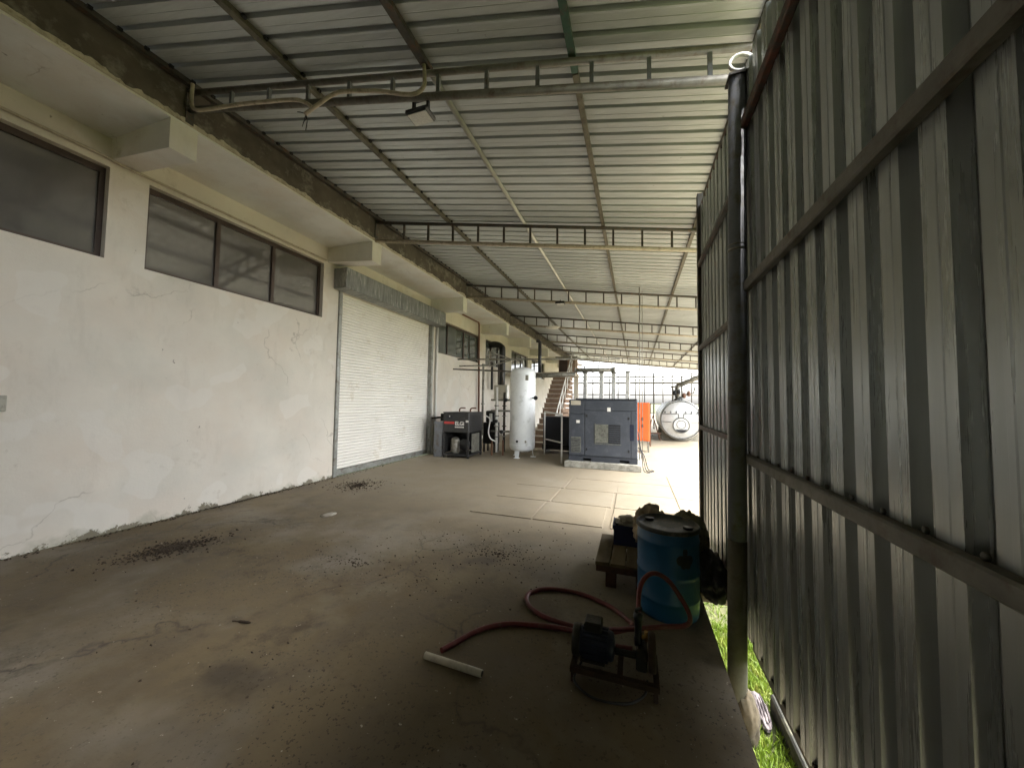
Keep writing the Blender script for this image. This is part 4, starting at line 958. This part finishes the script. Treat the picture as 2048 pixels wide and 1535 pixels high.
# ------------------------------------------------------------------ litter on the floor
def litter(name, c, rx, ry, n, label, mat='dirt', size=.018, rot=0, seed=1):
    rnd = random.Random(seed); gm = G()
    for k in range(n):
        a = rnd.uniform(0, 2*pi); r = abs(rnd.gauss(0, .5))
        dx, dy = r*cos(a)*rx, r*sin(a)*ry
        x = c[0]+dx*cos(rot)-dy*sin(rot); y = c[1]+dx*sin(rot)+dy*cos(rot)
        s_ = size*rnd.uniform(.4, 1.4); p = []
        for q in range(4):
            b = 2*pi*q/4+rnd.uniform(-.4, .4); p.append(gm.bm.verts.new((x+s_*cos(b)*rnd.uniform(.5, 1.2), y+s_*sin(b)*rnd.uniform(.3, .9), .001+s_*rnd.uniform(.0, .5))))
        t_ = gm.bm.verts.new((x, y, .003+s_*rnd.uniform(.35, .8)))
        for q in range(4): gm.bm.faces.new((p[q], p[(q+1) % 4], t_))
    return solo(name, gm, mat, label, kind='stuff')
litter('dead_leaves', (-4.62, 2.50, 0), .30, .5, 900, 'patch of dark crumbled leaves on the floor before the white wall', rot=-.35, seed=2)
litter('dead_leaves', (-4.85, 5.45, 0), .55, .55, 620, 'patch of dark leaves on the floor at the foot of the roller shutter', seed=3)
litter('dirt_crumbs', (-1.35, 3.6, 0), 1.3, .8, 420, 'scattered dark dirt crumbs on the middle of the floor', size=.010, seed=4)
litter('dirt_crumbs', (-2.6, 2.9, 0), 1.5, .6, 240, 'thin dark dirt trail across the brown floor', size=.010, seed=5, rot=-.1)
litter('dirt_crumbs', (-2.2, 1.7, 0), 1.8, .7, 35, 'few dark specks on the near floor', size=.010, seed=8)
litter('paint_chips', (-3.0, 3.2, 0), 3.2, 2.4, 60, 'few pale paint chips scattered over the floor', 'rag', .008, seed=6)
litter('dirt_line', (-5.74, 4.0, 0), .10, 4.6, 900, 'brown dirt gathered along the foot of the white wall', 'dirt', .016, seed=7)
gm = G(); gm.blob((-4.0, 3.95, .001), (.075, .11, .012), 4, .4, 2, 3, .0005); solo('paper_scrap', gm, 'rag', 'pale flattened paper scrap on the floor before the shutter', 'paper')
gm = G(); gm.tube(smooth_path([(-2.72, 1.86, .008), (-2.66, 1.87, .012), (-2.58, 1.89, .008)], 4), [.004]*4+[.009]*4+[.004], 6); solo('stick', gm, 'dirt', 'short dark stick on the brown floor', 'stick')

# ------------------------------------------------------------------ grass and stone beside the slab
rnd = random.Random(12); gm = G()
for k in range(30000):
    x, y = rnd.uniform(.52, 1.9), rnd.uniform(1.1, 3.8) if rnd.random() < .8 else rnd.uniform(1.1, 4.9)
    if .83 < x < .955 and y < 2.9: continue
    if y > 4.9 and x < 9: continue
    if (x-.76)**2/.005+(y-2.84)**2/.04 < 1: continue
    h = rnd.uniform(.02, .075); a = rnd.uniform(0, 2*pi); w = rnd.uniform(.003, .007); lx, ly = rnd.gauss(0, .025), rnd.gauss(0, .025)
    dx, dy = w*cos(a), w*sin(a); z0 = -.418
    v = [gm.bm.verts.new(q) for q in ((x-dx, y-dy, z0), (x+dx, y+dy, z0), (x+dx*.7+lx*.4, y+dy*.7+ly*.4, z0+h*.6), (x-dx*.7+lx*.4, y-dy*.7+ly*.4, z0+h*.6), (x+lx, y+ly, z0+h))]
    gm.bm.faces.new((v[0], v[1], v[2], v[3])); gm.bm.faces.new((v[3], v[2], v[4]))
solo('grass', gm, 'grass', 'bright green grass in the gap under the sheet wall', kind='stuff')
SN = T('stone', 'grey ridged stone lying in the grass at the foot of the post', 'stone', (.76, 2.84, -.40))
gm = G(); gm.blob((.76, 2.84, -.385), (.045, .15, .045), 8, .25, 1.6, 4, -.42); SN.part('body', gm, 'stone')
for k in range(4):
    gm = G(); x = .736+k*.016; gm.tube(smooth_path([(x-.004, 2.72, -.36), (x, 2.80, -.340), (x+.003, 2.88, -.342), (x+.004, 2.95, -.36)], 4), .005, 6); SN.part('ridge', gm, 'stone_dark')
gm = G(); gm.blob((.69, 2.74, -.40), (.03, .11, .03), 14, .4, 2.5, 4, -.425); solo('plaster_lump', gm, 'kerb', 'broken dark plaster lump in the grass beside the ridged stone', 'rubble')
